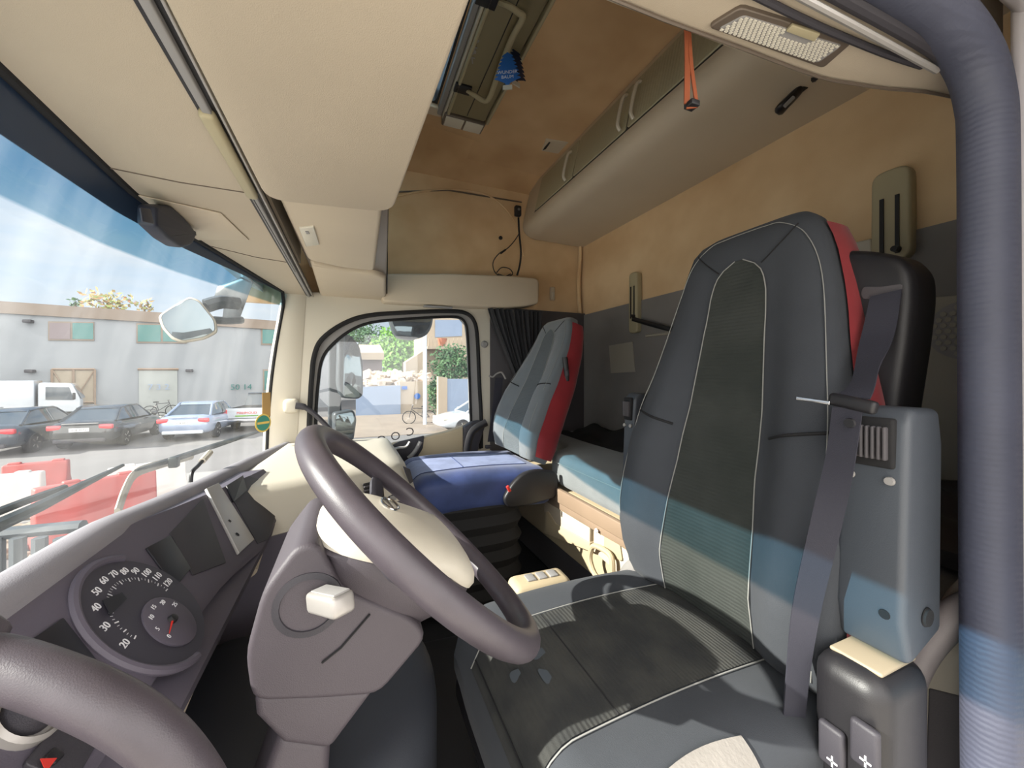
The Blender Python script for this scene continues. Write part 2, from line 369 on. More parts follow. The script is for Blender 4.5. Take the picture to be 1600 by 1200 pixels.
# lower side wall: pale pillar trim round the door window, dark grey behind the door
win_px = [(482, 700), (484, 640), (487, 590), (491, 556), (503, 530), (536, 506), (575, 493), (640, 488), (700, 486), (727, 489), (741, 502), (746, 530), (749, 600), (752, 655), (752, 700)]
hole = [PX(a, b, 'X', XW) for a, b in win_px]
def arch(pts, n=4):
    o = smooth(pts, n); return o
hole_s = arch(hole)
yl, yr_ = PX(449, 600, 'X', XW).y + .02, PX(846, 600, 'X', XW).y
outer = [V((XW, .46, -1.0)), V((XW, .46, .40)), V((XW, yr_, .40)), V((XW, yr_, -1.0))]
zb = hole_s[0].z; ze = hole_s[-1].z
wt = struct('trim_2', MB().holed([V((XW, .375, -.7)), V((XW, .375, -.40)), V((XW, .30, .42)), V((XW, hole_s[-1].y - .055, .42)), V((XW, hole_s[-1].y - .055, -.7))], [hole_s + [V((XW, hole_s[-1].y, -.45)), V((XW, hole_s[0].y, -.45))]], (.07, 0, 0)), 'cream2')
struct('trim_3', MB().box((XW + .035, (hole_s[-1].y - .055 + YR) / 2, -.3), (.07, abs(YR - hole_s[-1].y + .055), 1.42)), 'greyd')
mb = MB(); mb.lathe([(0, .012), (.012, .014), (.016, .006), (.022, .002), (.022, 0)], PX(757, 538, 'X', XW), (-1, 0, 0), 20)
mb.build('belt_anchor_cap', 'greyp', label='round grey screw cap on the dark pillar beside the passenger window', cat='cap')

# passenger door: glass, frame, seals, sill and armrest
dr = struct('door_1', MB().holed([PX(a, b, 'X', XW + .03) for a, b in win_px] + [V((XW + .03, hole_s[-1].y, -.98)), V((XW + .03, hole_s[0].y, -.98))],
     [[PX(a, b, 'X', XW + .03) for a, b in [(493, 690), (494, 640), (497, 600), (502, 566), (515, 543), (545, 518), (580, 504), (640, 498), (700, 495), (719, 497), (728, 507), (731, 530), (734, 600), (736, 662)]] + [V((XW + .03, hole_s[-1].y + .045, -.36)), V((XW + .03, hole_s[0].y - .03, -.44))]], (.04, 0, 0)), 'greyp')
MB().tube(hole_s, .012, 8).build('door_seal', 'matt', dr)
ip = [PX(a, b, 'X', XW + .028) for a, b in [(493, 700), (494, 640), (497, 600), (502, 566), (515, 543), (545, 518), (580, 504), (640, 498), (700, 495), (719, 497), (728, 507), (731, 530), (734, 600), (736, 662)]]
MB().tube(smooth(ip, 4), .008, 8).build('window_rubber', 'matt', dr)
gl = MB().prism([PX(a, b, 'X', XW + .05) for a, b in [(489, 720), (491, 640), (495, 598), (500, 562), (513, 540), (545, 515), (580, 501), (640, 495), (700, 492), (722, 495), (731, 507), (734, 530), (737, 600), (740, 700)]], (.004, 0, 0))
wg = struct('window_2', gl, 'glassdoor')
# etched lettering on the pane, read here from behind
def etched(chars, px, py, sz):
    o = PX(px, py, 'X', XW + .049); return MB().text(chars, sz, o, (0, .97, .26), (0, -.1, 1), .0004)
mb = MB()
for ch, px, py in (("C", 641, 675), ("O", 618, 682), ("O", 596, 688), ("'", 577, 694)):
    o = PX(px, py, 'X', XW + .048); mb.text(ch, .066, o, (0, .98, -.12), (0, .12, 1), .0004)
mb.build('etched_letters', 'greyd', wg)
# sill and inner panel of the door
sp = [PX(572, 700, 'X', XW - .03), PX(600, 697, 'X', XW - .03), PX(650, 687, 'X', XW - .03), PX(700, 675, 'X', XW - .03), PX(738, 662, 'X', XW - .03)]
prof = [V((XW - .03, .30, sp[0].z - .03))] + sp + [V((XW - .03, sp[-1].y - .01, -.98)), V((XW - .03, .30, -.98))]
MB().prism(prof, (.07, 0, 0), .012).build('door_panel', 'storage', dr)
mb = MB().prism([PX(a, b, 'X', XW - .035) for a, b in [(600, 702), (625, 690), (663, 681), (661, 700), (648, 722), (636, 728), (610, 730)]], (.02, 0, 0), .005)
mb.build('pull_recess', 'dark', dr)
mb = MB().tube(smooth([PX(a, b, 'X', XW - .05) for a, b in [(604, 706), (622, 700), (634, 698), (640, 690)]], 5), .014, 10, flat=((0, 0, 1), .6))
mb.build('door_pull', 'silver', dr)
MB().tube(smooth([PX(a, b, 'X', XW - .05) for a, b in [(638, 716), (648, 706), (657, 690)]], 5), .012, 10).build('latch_lever', 'greyp', dr)
# dark door edge at the rear of the panel
MB().prism([PX(a, b, 'X', XW - .06) for a, b in [(725, 668), (738, 660), (752, 657), (758, 668), (748, 700), (744, 740), (725, 740)]], (.06, 0, 0), .01).build('rear_edge', 'dark', dr)

# driver's side wall pieces near the eye
struct('wall_left', MB().box((.1, -1.13, 0), (.04, .68, 2.3)), 'cream2')

# ------------------------------------------------------------ windscreen
def wtop(x): return interp(x, [(-.1, .36), (.3, .405), (.72, .428), (1.09, .449), (1.39, .432), (1.72, .38), (2.0, .335), (2.2, .305)])
def wbot(x): return wtop(x) + interp(x, [(-.1, .1), (.3, .17), (1.2, .19), (1.8, .12), (2.2, .085)])
def wfn(u, v):
    x = lerp(-.12, 2.195, u); z = lerp(-.42, .41, v); return (x, lerp(wbot(x), wtop(x), v) + .02 * math.sin(PI * v), z)
struct('window_1', MB().grid(wfn, 60, 20), 'screenglass')
# black rubber round the glass
top = [V(wfn(i / 40, 1)) + V((0, -.004, -.010)) for i in range(41)]; side = [V(wfn(1, 1 - j / 12)) + V((-.006, -.006, 0)) for j in range(13)]
struct('trim_4', MB().tube(top[:-1] + smooth([top[-2], side[1] + V((-.01, 0, 0.02)), side[2]], 3)[3:] + side[3:], .008, 8), 'matt')
# passenger A pillar, cream, between the windscreen and the door
def pil(u, v):
    z = lerp(-.42, .41, v); a = V((2.19, wfn(1, v)[1] - .004, z)); c = V((XW - .003, lerp(.262, .215, v), z))
    b = V((XW - .035, lerp(a.y, c.y, .45), z)); return a * (1 - u) ** 2 + b * 2 * u * (1 - u) + c * u * u
struct('trim_5', MB().grid(pil, 10, 12, (.02, .02, 0)), 'cream2')
# roof structure in front of the header so no light leaks in over the glass
struct('trim_6', MB().prism([V((-.2, .41, .41)), V((-.2, .5, .45)), V((-.2, .5, 1.3)), V((-.2, .44, 1.3))], (2.45, 0, 0)), 'body')

# ------------------------------------------------------------ header over the windscreen
ZH = .396; YS = .19
hd = thing('front_header', 'cream lining strip over the windscreen, with two dark blind rails along its rear edge', 'overhead panel', (1.1, .3, ZH))
def hfn(u, v):
    x = lerp(-.15, 2.2, u); y1 = wtop(x); return (x, lerp(.214, y1 + .005, v), ZH + .004 - .0 * v)
MB().grid(hfn, 40, 3, (0, 0, .05)).build('lining_panel', 'header', hd)
MB().box((1.02, .2105, ZH + .012), (2.34, .009, .02)).build('front_groove', 'black', hd)
MB().box((1.02, .2008, ZH + .004), (2.34, .012, .02), .002).build('middle_strip', 'greyp', hd)
MB().box((1.02, .1905, ZH + .012), (2.34, .009, .02)).build('rear_groove', 'black', hd)
MB().box((1.02, .1835, ZH + .001), (2.34, .004, .012), .001).build('chrome_rail', 'silver', hd)
a, b = PX(335, 180, 'Z', ZH - .006), PX(405, 310, 'Z', ZH - .006)
MB().box(((a.x + b.x) / 2, .202, ZH - .004), (b.x - a.x, .022, .016), .006).build('blind_housing', 'olive2', hd)
a, b = PX(405, 312, 'Z', ZH - .004), PX(470, 425, 'Z', ZH - .004)
MB().tube([(a.x, .203, ZH - .002), (b.x, .2, ZH - .002)], .0045, 10).build('blind_rod', 'black', hd)
# inset flap in the lining
q = [PX(a, b, 'Z', ZH + .003) for a, b in [(213, 303), (345, 332), (389, 374), (290, 374)]]
MB().prism(q, (0, 0, -.003), .001).build('inset_flap', 'cream', hd)
for pts in ([(168, 262), (280, 285), (390, 302)], [(330, 385), (400, 402), (462, 412)]):
    MB().tube([PX(a, b, 'Z', ZH + .003) for a, b in pts], .0012, 6).build('lining_seam', 'lensd', hd)
MB().box((.8, .3, ZH + .45), (1.9, .22, .8)).build('rear_housing', 'cream', hd)

# overhead locker: big smooth underside plus a second smaller compartment
lk = thing('overhead_locker', 'large cream overhead locker with a smooth underside, above the steering wheel', 'overhead locker', (.4, .02, .37))
pts = rround([V((-.25, .178, .37)), V((.955, .168, .37)), V((.925, -.085, .372)), V((.37, -.108, .37)), V((-.25, -.13, .37))], .05)
MB().prism(pts, (0, 0, .5), .006).build('locker_body', 'header', lk)
lk2 = thing('side_locker', 'smaller cream overhead locker beyond the big one, with a small lamp lens', 'overhead locker', (1.2, .02, .4))
q = [PX(a, b, 'Z', .41) for a, b in [(430, 300), (600, 300), (596, 340), (585, 424), (535, 419), (481, 407)]]
MB().prism(rround(q, .03), (0, 0, .4), .012).build('locker_body', 'cream', lk2)
q = [PX(a, b, 'Z', .425) for a, b in [(440, 318), (608, 320), (604, 434), (484, 418)]]
MB().prism(q, (0, 0, .36), .006).build('recess_rim', 'lensd', lk2)
q = [PX(a, b, 'Z', .405) for a, b in [(467, 357), (490, 355), (499, 383), (478, 386)]]
ln = MB().prism(q, (0, 0, .008), .002).build('lamp_lens', 'lens', lk2)
q = [PX(a, b, 'Z', .403) for a, b in [(477, 362), (482, 362), (484, 366), (479, 366)]]
MB().prism(q, (0, 0, .003)).build('lamp_switch', 'greyp', ln)
lk3 = thing('corner_locker', 'rounded cream locker end against the passenger side wall, last of the overhead row', 'overhead locker', (1.9, 0, .4))
q = [PX(a, b, 'Z', .405) for a, b in [(484, 412), (540, 424), (590, 430), (603, 436), (603, 474), (560, 473), (502, 468)]]
MB().prism(rround(q, .03), (0, 0, .35), .015).build('locker_body', 'cream', lk3)
MB().prism([q[3] + V((0, -.008, .02)), q[4] + V((0, -.008, .02)), q[4] + V((0, -.008, .3)), q[3] + V((0, -.008, .3))], (0, .006, 0), .003).build('side_catch', 'black', lk3)

# long cream shelf on the passenger wall
q = [PX(a, b, 'X', XW - .08) for a, b in [(597, 427), (700, 427), (790, 430), (838, 434), (843, 440), (842, 474), (825, 478), (790, 481), (700, 477), (597, 471)]]
sh = MB().prism(rround(q, .02, 3), (.11, 0, 0), .012).build('side_shelf', 'cream', label='long cream shelf panel on the passenger wall above the door window', cat='shelf')
a = PX(690, 479, 'X', XW - .06); MB().box(a + V((0, .02, -.004)), (.03, .16, .008), .002).build('shelf_latch', 'greyp', sh)

# ------------------------------------------------------------ roof hatch
ht = thing('roof_hatch', 'roof hatch with dark frame, olive cassette, grab handle and clear end lamps', 'roof hatch', (1.2, -.3, 1.2))
ZC = 1.27
MB().box((1.15, -.19, ZC + .07), (1.36, .46, .004)).build('hatch_glass', glass_mat('hatch_glass_mat', (.72, .88, .93), .03, .12), ht)
MB().holed([(.46, .04, ZC), (1.86, .04, ZC), (1.86, -.375, ZC), (.46, -.375, ZC)], [rround([V((.53, .0, ZC)), V((1.79, 0, ZC)), V((1.79, -.360, ZC)), V((.53, -.360, ZC))], .03)], (0, 0, .06)).build('hatch_frame', 'black', ht)
MB().box((1.15, -.385, ZC - .005), (1.36, .022, .05), .004).build('grey_lip', 'greyp', ht)
MB().box((1.15, -.402, ZC - .03), (1.36, .010, .03), .003).build('cream_strip', 'cream2', ht)
MB().box((1.83, -.2, ZC - .005), (.06, .40, .03), .006).build('end_strip', 'cream', ht)
cs = MB().box((1.12, -.50, ZC - .02), (1.30, .19, .06), .012).build('shade_cassette', 'olive', ht)
MB().box((1.12, -.500, ZC - .051), (1.26, .003, .004)).build('cassette_seam', 'black', cs)
for yy in (-.415, -.60): MB().box((1.12, yy + (-.004 if yy < -.5 else 0), ZC - .045), (1.3, .012, .03), .004).build('cassette_rail', 'olive2', cs)
zz = ZC - .05
hp = [PX(a, b, 'Z', z_) for a, b, z_ in [(729, 141, zz), (742, 149, zz - .03), (757, 158, zz - .035), (766, 150, zz - .035), (780, 110, zz - .035), (800, 60, zz - .035), (817, 28, zz - .035), (810, 20, zz - .035), (796, 10, zz - .03), (780, 3, zz)]]
MB().tube(smooth(hp, 5), .011, 10, flat=((0, 0, 1), .8)).build('grab_handle', 'olive2', ht)
for a, b in ((730, 141), (770, 3)): MB().box(PX(a, b, 'Z', zz - .004) + V((0, .02, 0)), (.05, .07, .012), .003).build('handle_mount', 'black', ht)
# two faint figure pictograms
for a, b in ((742, 74), (738, 90)):
    p = PX(a, b, 'Z', zz - .0035); mb = MB()
    mb.box(p + V((.0, 0, 0)), (.006, .02, .001)); mb.box(p + V((-.012, .006, 0)), (.024, .006, .001), rot=rotZ(.5)); mb.box(p + V((.014, -.004, 0)), (.03, .005, .001), rot=rotZ(-.4)); mb.box(p + V((.014, .008, 0)), (.03, .005, .001), rot=rotZ(.3))
    mb.lathe([(0, 0), (.007, 0), (.007, .001), (0, .001)], p + V((-.03, 0, 0)), (0, 0, -1), 12); mb.build('pictogram', 'greyp', cs)
lb = MB().box((1.815, -.50, ZC - .03), (.085, .20, .055), .006).build('lamp_bezel', 'lensd', ht)
for yy in (-.452, -.548): MB().box((1.815, yy, ZC - .056), (.07, .088, .012), .004).build('lamp_lens', 'lens', lb)
mb = MB().prism([PX(a, b, 'Z', 1.212) for a, b in [(846, 236), (853, 219), (892, 222), (880, 242)]], (0, 0, .03), .004)
t = mb.build('roof_label_holder', 'cream', label='small cream card holder on the tan roof next to the rear locker', cat='card holder')
MB().prism([PX(a, b, 'Z', 1.2105) for a, b in [(848, 235), (851, 230), (858, 222), (860, 223), (853, 233)]], (0, 0, .003)).build('holder_notch', 'black', t)
MB().tube([PX(a, b, 'Z', 1.255) for a, b in [(759, 195), (800, 199), (840, 203), (878, 207)]], .006, 6).build('roof_seam', 'roof', label='sewn seam across the tan roof cloth beyond the hatch lamps', cat='seam')

# ------------------------------------------------------------ rear overhead locker
rl = thing('rear_locker', 'long cream overhead locker along the rear wall with olive slatted doors', 'overhead locker', (1.2, -1.2, .87))
prof = [(-1.075, 1.206), (-1.062, 1.204), (-1.005, .955), (-1.005, .935), (-1.015, .91), (-1.035, .89), (-1.06, .878), (-1.09, .872), (YR, .866), (YR, 1.206)]
mb = MB(); mb.prism([V((.16, y, z)) for y, z in prof], (2.075, 0, 0)); mb.build('locker_body', 'cream', rl, sharp=50)
p0 = V((1, -1.035, 1.09)); fn = V((0, .2675, .06)).normalized(); up_ = V((0, .06, -.267)).normalized() * -1
nrm = fn
def onface(px, py, off=0): return PQ(px, py, p0 + nrm * off, nrm)
def fpt(x, s, off=0):       # s: 0 top .. 1 bottom of the door band
    return V((x, lerp(-1.0645, -1.008, s), lerp(1.205, .968, s))) + nrm * off
mb = MB(); mb.prism([fpt(.3, .10, .001), fpt(2.07, .10, .001), fpt(2.07, 1.0, .001), fpt(.3, 1.0, .001)], nrm * -.004); mb.build('door_recess', 'black', rl)
bounds = [(2.06, 1.645), (1.635, 1.24), (1.23, .75), (.74, .32)]
hx = [[(1.71,)], [(1.275,)], [(1.195,)], [(.70,)]]
for (xa, xb), hh in zip(bounds, hx):
    q = rround([fpt(xb, .12, 0), fpt(xa, .12, 0), fpt(xa, .97, 0), fpt(xb, .97, 0)], .012)
    d_ = MB().prism(q, nrm * .006, .001).build('door', 'slat', rl)
    for (x_,) in hh:
        pp = [fpt(x_, .25, .006), fpt(x_, .32, .022), fpt(x_, .5, .026), fpt(x_, .7, .026), fpt(x_, .84, .022), fpt(x_, .9, .006)]
        MB().tube(smooth(pp, 4), .0075, 8).build('handle', 'lens', d_)
mb = MB().prism([PX(a, b, 'Z', .8685) for a, b in [(945, 350), (958, 344), (982, 345), (975, 352)]], (0, 0, .004)); mb.build('underside_label', 'olive2', rl)

# ------------------------------------------------------------ near overhead shelf with the lamp, above the driver's door
ns = thing('door_header_shelf', 'beige shelf over the driver door with a perforated reading lamp, right at the top', 'overhead shelf', (.3, -.4, .42))
ed = [(.362, .1), (.362, -.26), (.352, -.45), (.343, -.60), (.332, -.66), (.318, -.72), (.300, -.78), (.285, -.86)]
pts = [V((x_, y_, .42)) for x_, y_ in ed] + [V((.235, -.86, .42)), V((.24, -.68, .42)), V((.262, -.55, .42)), V((.262, .1, .42))]
MB().prism(pts, (0, 0, .16), .008).build('shelf_body', 'header', ns, sharp=50)
MB().tube(smooth([V((x_ - .012, y_, .416)) for x_, y_ in ed[:]], 3), .0022, 6).build('edge_bead', 'lensd', ns)
q = [PX(a, b, 'Z', .415) for a, b in [(1106, 44), (1158, 12), (1334, 66), (1286, 108)]]
bz = MB().prism(rround(q, .006, 2), (0, 0, .01), .002).build('lamp_bezel', 'lensd', ns)
q = [PX(a, b, 'Z', .4135) for a, b in [(1122, 46), (1162, 25), (1316, 72), (1278, 99)]]
lz = MB().prism(rround(q, .004, 2), (0, 0, .004), .001).build('lamp_lens', 'greyp', bz)
LM = M['lens']
mb = MB(); A, B, C_, D_ = q
for i in range(24):
    for j in range(8):
        u, v = (i + .5 + (.5 if j % 2 else 0)) / 25, (j + .5) / 8
        p = (A * (1 - u) + D_ * u) * (1 - v) + (B * (1 - u) + C_ * u) * v
        if v > .6 and .42 < u < .72: continue
        mb.box(p + V((0, 0, -.0006)), (.0032, .0046, .0012), .0004, seg=1)
mb.build('lens_dimple', 'lens', lz, kind='stuff')
q = [PX(a, b, 'Z', .411) for a, b in [(1228, 50), (1238, 40), (1282, 54), (1272, 66)]]
MB().prism(q, (0, 0, .004), .001).build('lamp_switch', 'olive2', bz)
# door seals over the opening and down the pillar
def seal(x_, z_, r, y_, name, m, par, y0=.3, cx=0):
    pts = [V((x_ + .005, y0, z_)), V((x_, -.2, z_)), V((x_, y_ + .20, z_ - .002)), V((x_, y_ + .10, z_ - .01)), V((x_ - .002, y_ + .035, z_ - .035)), V((x_ - .004, y_ + .006, z_ - .08)), V((x_ - .005, y_, z_ - .15)), V((x_ - .006, y_, 0)), V((x_ - .008, y_, -.45)), V((x_ - .012, y_ + .0, -1.1))]
    return MB().tube(smooth(pts, 6), r, 12).build(name, m, par)
jm = thing('door_frame', 'white painted door frame beside the driver door, edged with a thick slate blue rubber seal', 'door frame', (.2, -.77, -1.02))
seal(.232, .445, .0275, -.775, 'rubber_seal', 'seal', jm)
MB().tube(smooth([(.268, .1, .425), (.262, -.3, .424), (.25, -.62, .42), (.245, -.72, .412)], 5), .008, 10).build('inner_bead', 'dark', jm)
MB().tube(smooth([(.290, .1, .413), (.284, -.4, .412), (.274, -.60, .412), (.262, -.70, .410)], 5), .004, 8).build('seal_lip', 'dark', jm)
MB().tube([(.276, .1, .412), (.272, -.2, .411), (.262, -.55, .410), (.255, -.72, .405)], .004, 8).build('bright_rail', 'silver', jm)
mb = MB(); mb.box((.09, -.925, -.2), (.25, .27, 1.9), .012); mb.build('pillar_panel', 'body', jm)
mb = MB(); mb.prism([V((.213, -.9, .46)), V((.213, .5, .46)), V((.213, .5, .62)), V((.213, -.9, .62))], (-.12, 0, 0), .02); mb.build('roof_side_panel', 'body', jm)
mb = MB(); mb.prism([V((.17, -.83, .50)), V((.17, -.83, -1.05)), V((.07, -.68, -1.05)), V((.07, -.68, .50))], (-.03, -.04, 0), .01); mb.build('outer_panel', 'body', jm)
struct('trim_7', MB().box((.2, -.2, .93), (.14, 1.3, .72)), 'roof')

# items on the rear wall -------------------------------------------------
def bracket(name, px, w_, ytop, ybot, ys0, ys1, label):
    t_ = PX(px, 500, 'Y', YR + .02); x_ = t_.x
    ztop = PX(px, ytop, 'Y', YR + .03).z; zbot = PX(px, ybot, 'Y', YR + .03).z; s0 = PX(px, ys0, 'Y', YR + .03).z; s1 = PX(px, ys1, 'Y', YR + .03).z
    th = thing(name, label, 'bracket', (x_, YR, zbot))
    o_ = rround([V((x_ - w_, YR, zbot)), V((x_ + w_, YR, zbot)), V((x_ + w_ * .95, YR, ztop)), V((x_ - w_ * .95, YR, ztop))], w_ * .7)
    MB().prism(o_, (0, .04, 0), .008).build('bracket_plate', 'olive2' if name != 'x' else 'cream', th)
    for dx in (-.38, .38):
        MB().box((x_ + dx * w_, YR + .041, (s0 + s1) / 2), (w_ * .2, .006, s0 - s1)).build('slot', 'black', th)
    MB().lathe([(0, .02), (.008, .02), (.009, 0), (0, 0)], (x_ - .38 * w_, YR + .04, s1 + .01), (0, 1, 0), 12).build('slider', 'black', th)
    return x_, s1
bx, bz_ = bracket('bunk_bracket', 993, .035, 425, 520, 447, 497, 'small cream slotted bracket with a black strap on the rear wall between the seats')
bracket('bunk_bracket', 1396, .045, 264, 408, 308, 398, 'large olive slotted bracket on the rear wall behind the driver headrest')
mb = MB().tube(smooth([V((bx - .01, YR + .05, bz_ - .005)), PX(1030, 510, 'Y', YR + .05), PX(1050, 514, 'Y', YR + .04), PX(1090, 515, 'Y', YR + .03)], 4), .012, 8, flat=((0, 1, 0), .3))
mb.build('bunk_strap', 'black', label='black webbing strap running right from the small slotted bracket', cat='strap')
mb = MB().tube([PX(1010, 525, 'Y', YR + .01), PX(1085, 516, 'Y', YR + .01), PX(1300, 480, 'Y', YR + .01)], .008, 6); mb.build('folded_sheet_edge', 'palegrey', label='pale folded edge along the grey rear wall below the strap', cat='edge strip')
q = [PX(a, b, 'Y', YR + .012) for a, b in [(952, 540), (989, 534), (993, 581), (955, 583)]]
MB().prism(q, (0, .003, 0)).build('wall_patch', 'palegrey', label='square pale patch on the grey rear wall above the bunk', cat='patch')
q = [PX(a, b, 'Y', YR + .012) for a, b in [(1320, 385), (1366, 374), (1368, 398), (1322, 402)]]
MB().prism(q, (0, .02, 0), .004).build('wall_ledge', 'cream2', label='narrow cream ledge beside the large slotted bracket', cat='ledge')
# pale panel with the round loudspeaker grille, right edge
q = [PX(a, b, 'Y', YR + .012) for a, b in [(1400, 470), (1540, 458), (1540, 752), (1400, 748)]]
pp = MB().prism(q, (0, .012, 0), .004).build('speaker_panel', 'palegrey', label='pale grey wall panel with a honeycomb loudspeaker grille, by the door frame', cat='panel')
c = PX(1512, 515, 'Y', YR + .03); mb = MB(); mb.lathe([(0, .0), (.075, .0), (.075, .003), (0, .003)], c - V((0, .004, 0)), (0, 1, 0), 36); sg = mb.build('speaker_grille', 'greyp', pp)
mb = MB()
for i in range(-4, 5):
    for j in range(-4, 5):
        p = V((i * .017 + (j % 2) * .0085, 0, j * .0148))
        if p.length < .066: mb.lathe([(.0068, 0), (.0068, .0015), (0, .0015)], c + p, (0, 1, 0), 6)
mb.build('grille_cell', 'palegrey', sg, kind='stuff')
# folded dark bedding on the driver's side of the bunk
def fold(u, v):
    x_ = lerp(.2, .62, u); y_ = lerp(YR + .05, -1.0, v); return (x_, y_, -.29 + .03 * math.sin(u * 9 + v * 2) * (1 - v) + .012 * math.sin(v * 11) - .02 * v * v)
MB().grid(fold, 30, 20, (0, 0, -.03)).build('dark_bedding', 'greyd', label='rumpled dark grey bedding piled at the driver end of the bunk', cat='bedding')

fr = thing('hatch_sun_block', 'added white panel on the cab roof keeping sun out of the hatch', 'sun block', (1.1, .3, 1.33))  # unseen panel added to stop sun entering through the roof hatch
MB().prism([V((.1, .50, 1.33)), V((.1, .06, 1.33)), V((.1, .02, 1.66)), V((.1, .10, 1.66))], (2.1, 0, 0), .02).build('sun_block_panel', 'body', fr)
# ============================================================ DASHBOARD
def rround2(p, r): return [(q.x, q.y) for q in rround([V((a, b, 0)) for a, b in p], r, 3)]
def z0(x): return interp(x, [(.2, -.21), (.75, -.212), (.9, -.23), (1.2, -.262), (1.63, -.30), (2.2, -.335)])
def y0(x): return interp(x, [(.2, .336), (.9, .345), (1.63, .352), (2.2, .305)])
PB = V((.6, .215, -.34)); PU = V((0, .105, .12)).normalized(); PN = V((1, 0, 0)).cross(PU) * 1      # panel base, up, outward normal
if PN.y > 0: PN = -PN
def pan(x, v, off=0): return V((x, PB.y, PB.z)) + PU * v + PN * off
def onp(px, py, off=0): return PQ(px, py, PB + PN * off, PN)
db = thing('dashboard', 'slate grey dashboard with instrument panel behind the steering wheel, cream towards the passenger side', 'dashboard', (1.1, .3, -1.0))
rings = []
for i in range(41):
    x = lerp(.16, 2.19, i / 40); a, b = y0(x), z0(x)
    rings.append([V((x, min(.60, wbot(x) - .03), b - .17)), V((x, a + .05, b - .04)), V((x, a + .015, b - .006)), V((x, a, b)), V((x, a - .015, b - .001)), V((x, a - .027, b - .007)), V((x, a - .034, b - .02)), V((x, a - .032, b - .05)), V((x, min(.60, wbot(x) - .03), b - .22))])
MB().loft(rings).build('top_ledge', 'dashtop', db, sharp=60)
# instrument panel face and the body behind it
def botv(x): return interp(x, [(.2, 0), (.62, 0), (.8, -.010), (1.0, -.045), (1.2, -.04), (1.42, -.025)])
rings = []
for i in range(25):
    x = lerp(.16, 1.40, i / 24); vt = (z0(x) - .015 + .34) / PU.z; bt = botv(x)
    r_ = [pan(x, vt, .0), pan(x, vt * .5, 0), pan(x, bt, 0), pan(x, bt - .012, -.004) , V((x, .22, pan(x, bt).z - .03)), V((x, .36, pan(x, bt).z - .03)), V((x, .36, z0(x) - .02))]
    rings.append(r_)
ip_ = MB().loft(rings).build('instrument_panel', 'dash', db, sharp=30)
# speedometer
SCN = pan(.638, .13 - .0, 0)
cu_, cv_ = .638, (V((.638, .258, -.291)) - PB).dot(PU) - .02
def dpt(r, ang, off=.004): a = math.radians(ang); return pan(cu_ + r * math.cos(a), cv_ + r * math.sin(a), off)
MB().tube([dpt(.086, a, .002) for a in range(55, 262, 6)], .0055, 8).build('gauge_ring', 'dash', db)
dl = MB().lathe([(0, 0), (.082, 0), (.082, .003), (0, .003)], dpt(0, 0, 0), PN, 48).build('speedometer', 'dial', db)
mb = MB()
for n_, ang in zip(range(20, 130, 10), [184, 158, 134, 112, 93, 76, 61, 47, 33, 19, 4]):
    mb.text(str(n_), .0125, dpt(.064, ang, .0035), (1, 0, 0), PU, .0003)
mb.build('speed_numbers', 'white', dl)
mb = MB()
for i in range(37):
    ang = 190 - i * 5.3; a = math.radians(ang); L_ = .006 if i % 3 == 0 else .0035
    p = dpt(.0525, ang, .0036); q = dpt(.0525 - L_, ang, .0036); sd_ = (p - q).cross(PN).normalized() * (.0008 if i % 3 == 0 else .0004)
    mb.add([p + sd_, p - sd_, q - sd_, q + sd_], [(0, 1, 2, 3)])
mb.build('scale_ticks', 'white', dl, kind='stuff')
tc_ = (cu_ + .004, cv_ - .030)
def tpt(r, ang, off=.004): a = math.radians(ang); return pan(tc_[0] + r * math.cos(a), tc_[1] + r * math.sin(a), off)
th_ = MB().lathe([(0, 0), (.038, 0), (.038, .002), (.036, .003), (0, .003)], tpt(0, 0, .003), PN, 32).build('rev_counter', 'dash', db)
mb = MB()
for n_, ang in zip(('0', '5', '10', '15', '20', '25'), (200, 165, 128, 92, 55, 18)): mb.text(n_, .0085, tpt(.028, ang, .0065), (1, 0, 0), PU, .0003)
mb.build('rev_numbers', 'white', th_)
p, q = tpt(.002, 196, .008), tpt(.026, 196, .008)
MB().tube([p, q], [.0015, .0005], 6).build('rev_needle', 'red2', th_)
MB().lathe([(0, 0), (.006, 0), (.005, .005), (0, .006)], tpt(0, 0, .006), PN, 16).build('needle_hub', 'black', th_)
MB().prism([onp(a, b, .006) for a, b in [(160, 938), (190, 926), (198, 936), (172, 962)]], PN * .0006).build('gauge_display', 'screen', dl)
def pplate(name, px, m, par, h=.003, r=.0, off=0):
    q = [onp(a, b, off) for a, b in px]
    if r: q = rround(q, r, 3)
    return MB().prism(q, PN * h, min(.001, h * .3)).build(name, m, par)
pplate('small_screen', [(48, 1000), (95, 968), (152, 1040), (108, 1078)], 'screen', db, .003)
pplate('driver_display', [(226, 858), (264, 838), (296, 890), (272, 920)], 'screen', db, .003)
pplate('display_surround', [(264, 834), (316, 780), (352, 880), (300, 900)], 'dark', db, .002)
ss = pplate('switch_strip', [(319, 766), (338, 757), (394, 846), (370, 868)], 'silver', db, .006)
for a, b in ((359, 814), (371, 835)):
    p = onp(a, b, .0065); mb = MB(); mb.lathe([(.0045, 0), (.0045, .0006), (.0035, .0006), (.0035, 0)], p, PN, 4 if b < 820 else 16); mb.text('P' if b < 820 else 'A', .005, p, (1, 0, 0), PU, .0002); mb.build('switch_symbol', 'black', ss)
cp = pplate('open_compartment', [(352, 760), (388, 744), (444, 762), (418, 843), (402, 850)], 'dark', db, .001)
pplate('switch_blank', [(352, 760), (378, 744), (384, 768), (363, 786)], 'black', db, .004, .003)
pplate('left_button_bank', [(30, 1200), (88, 1130), (150, 1160), (110, 1230)], 'dark', db, .004, .004)
tr_ = pplate('hazard_button', [(56, 1196), (72, 1178), (90, 1190), (74, 1206)], 'black', db, .007, .002)
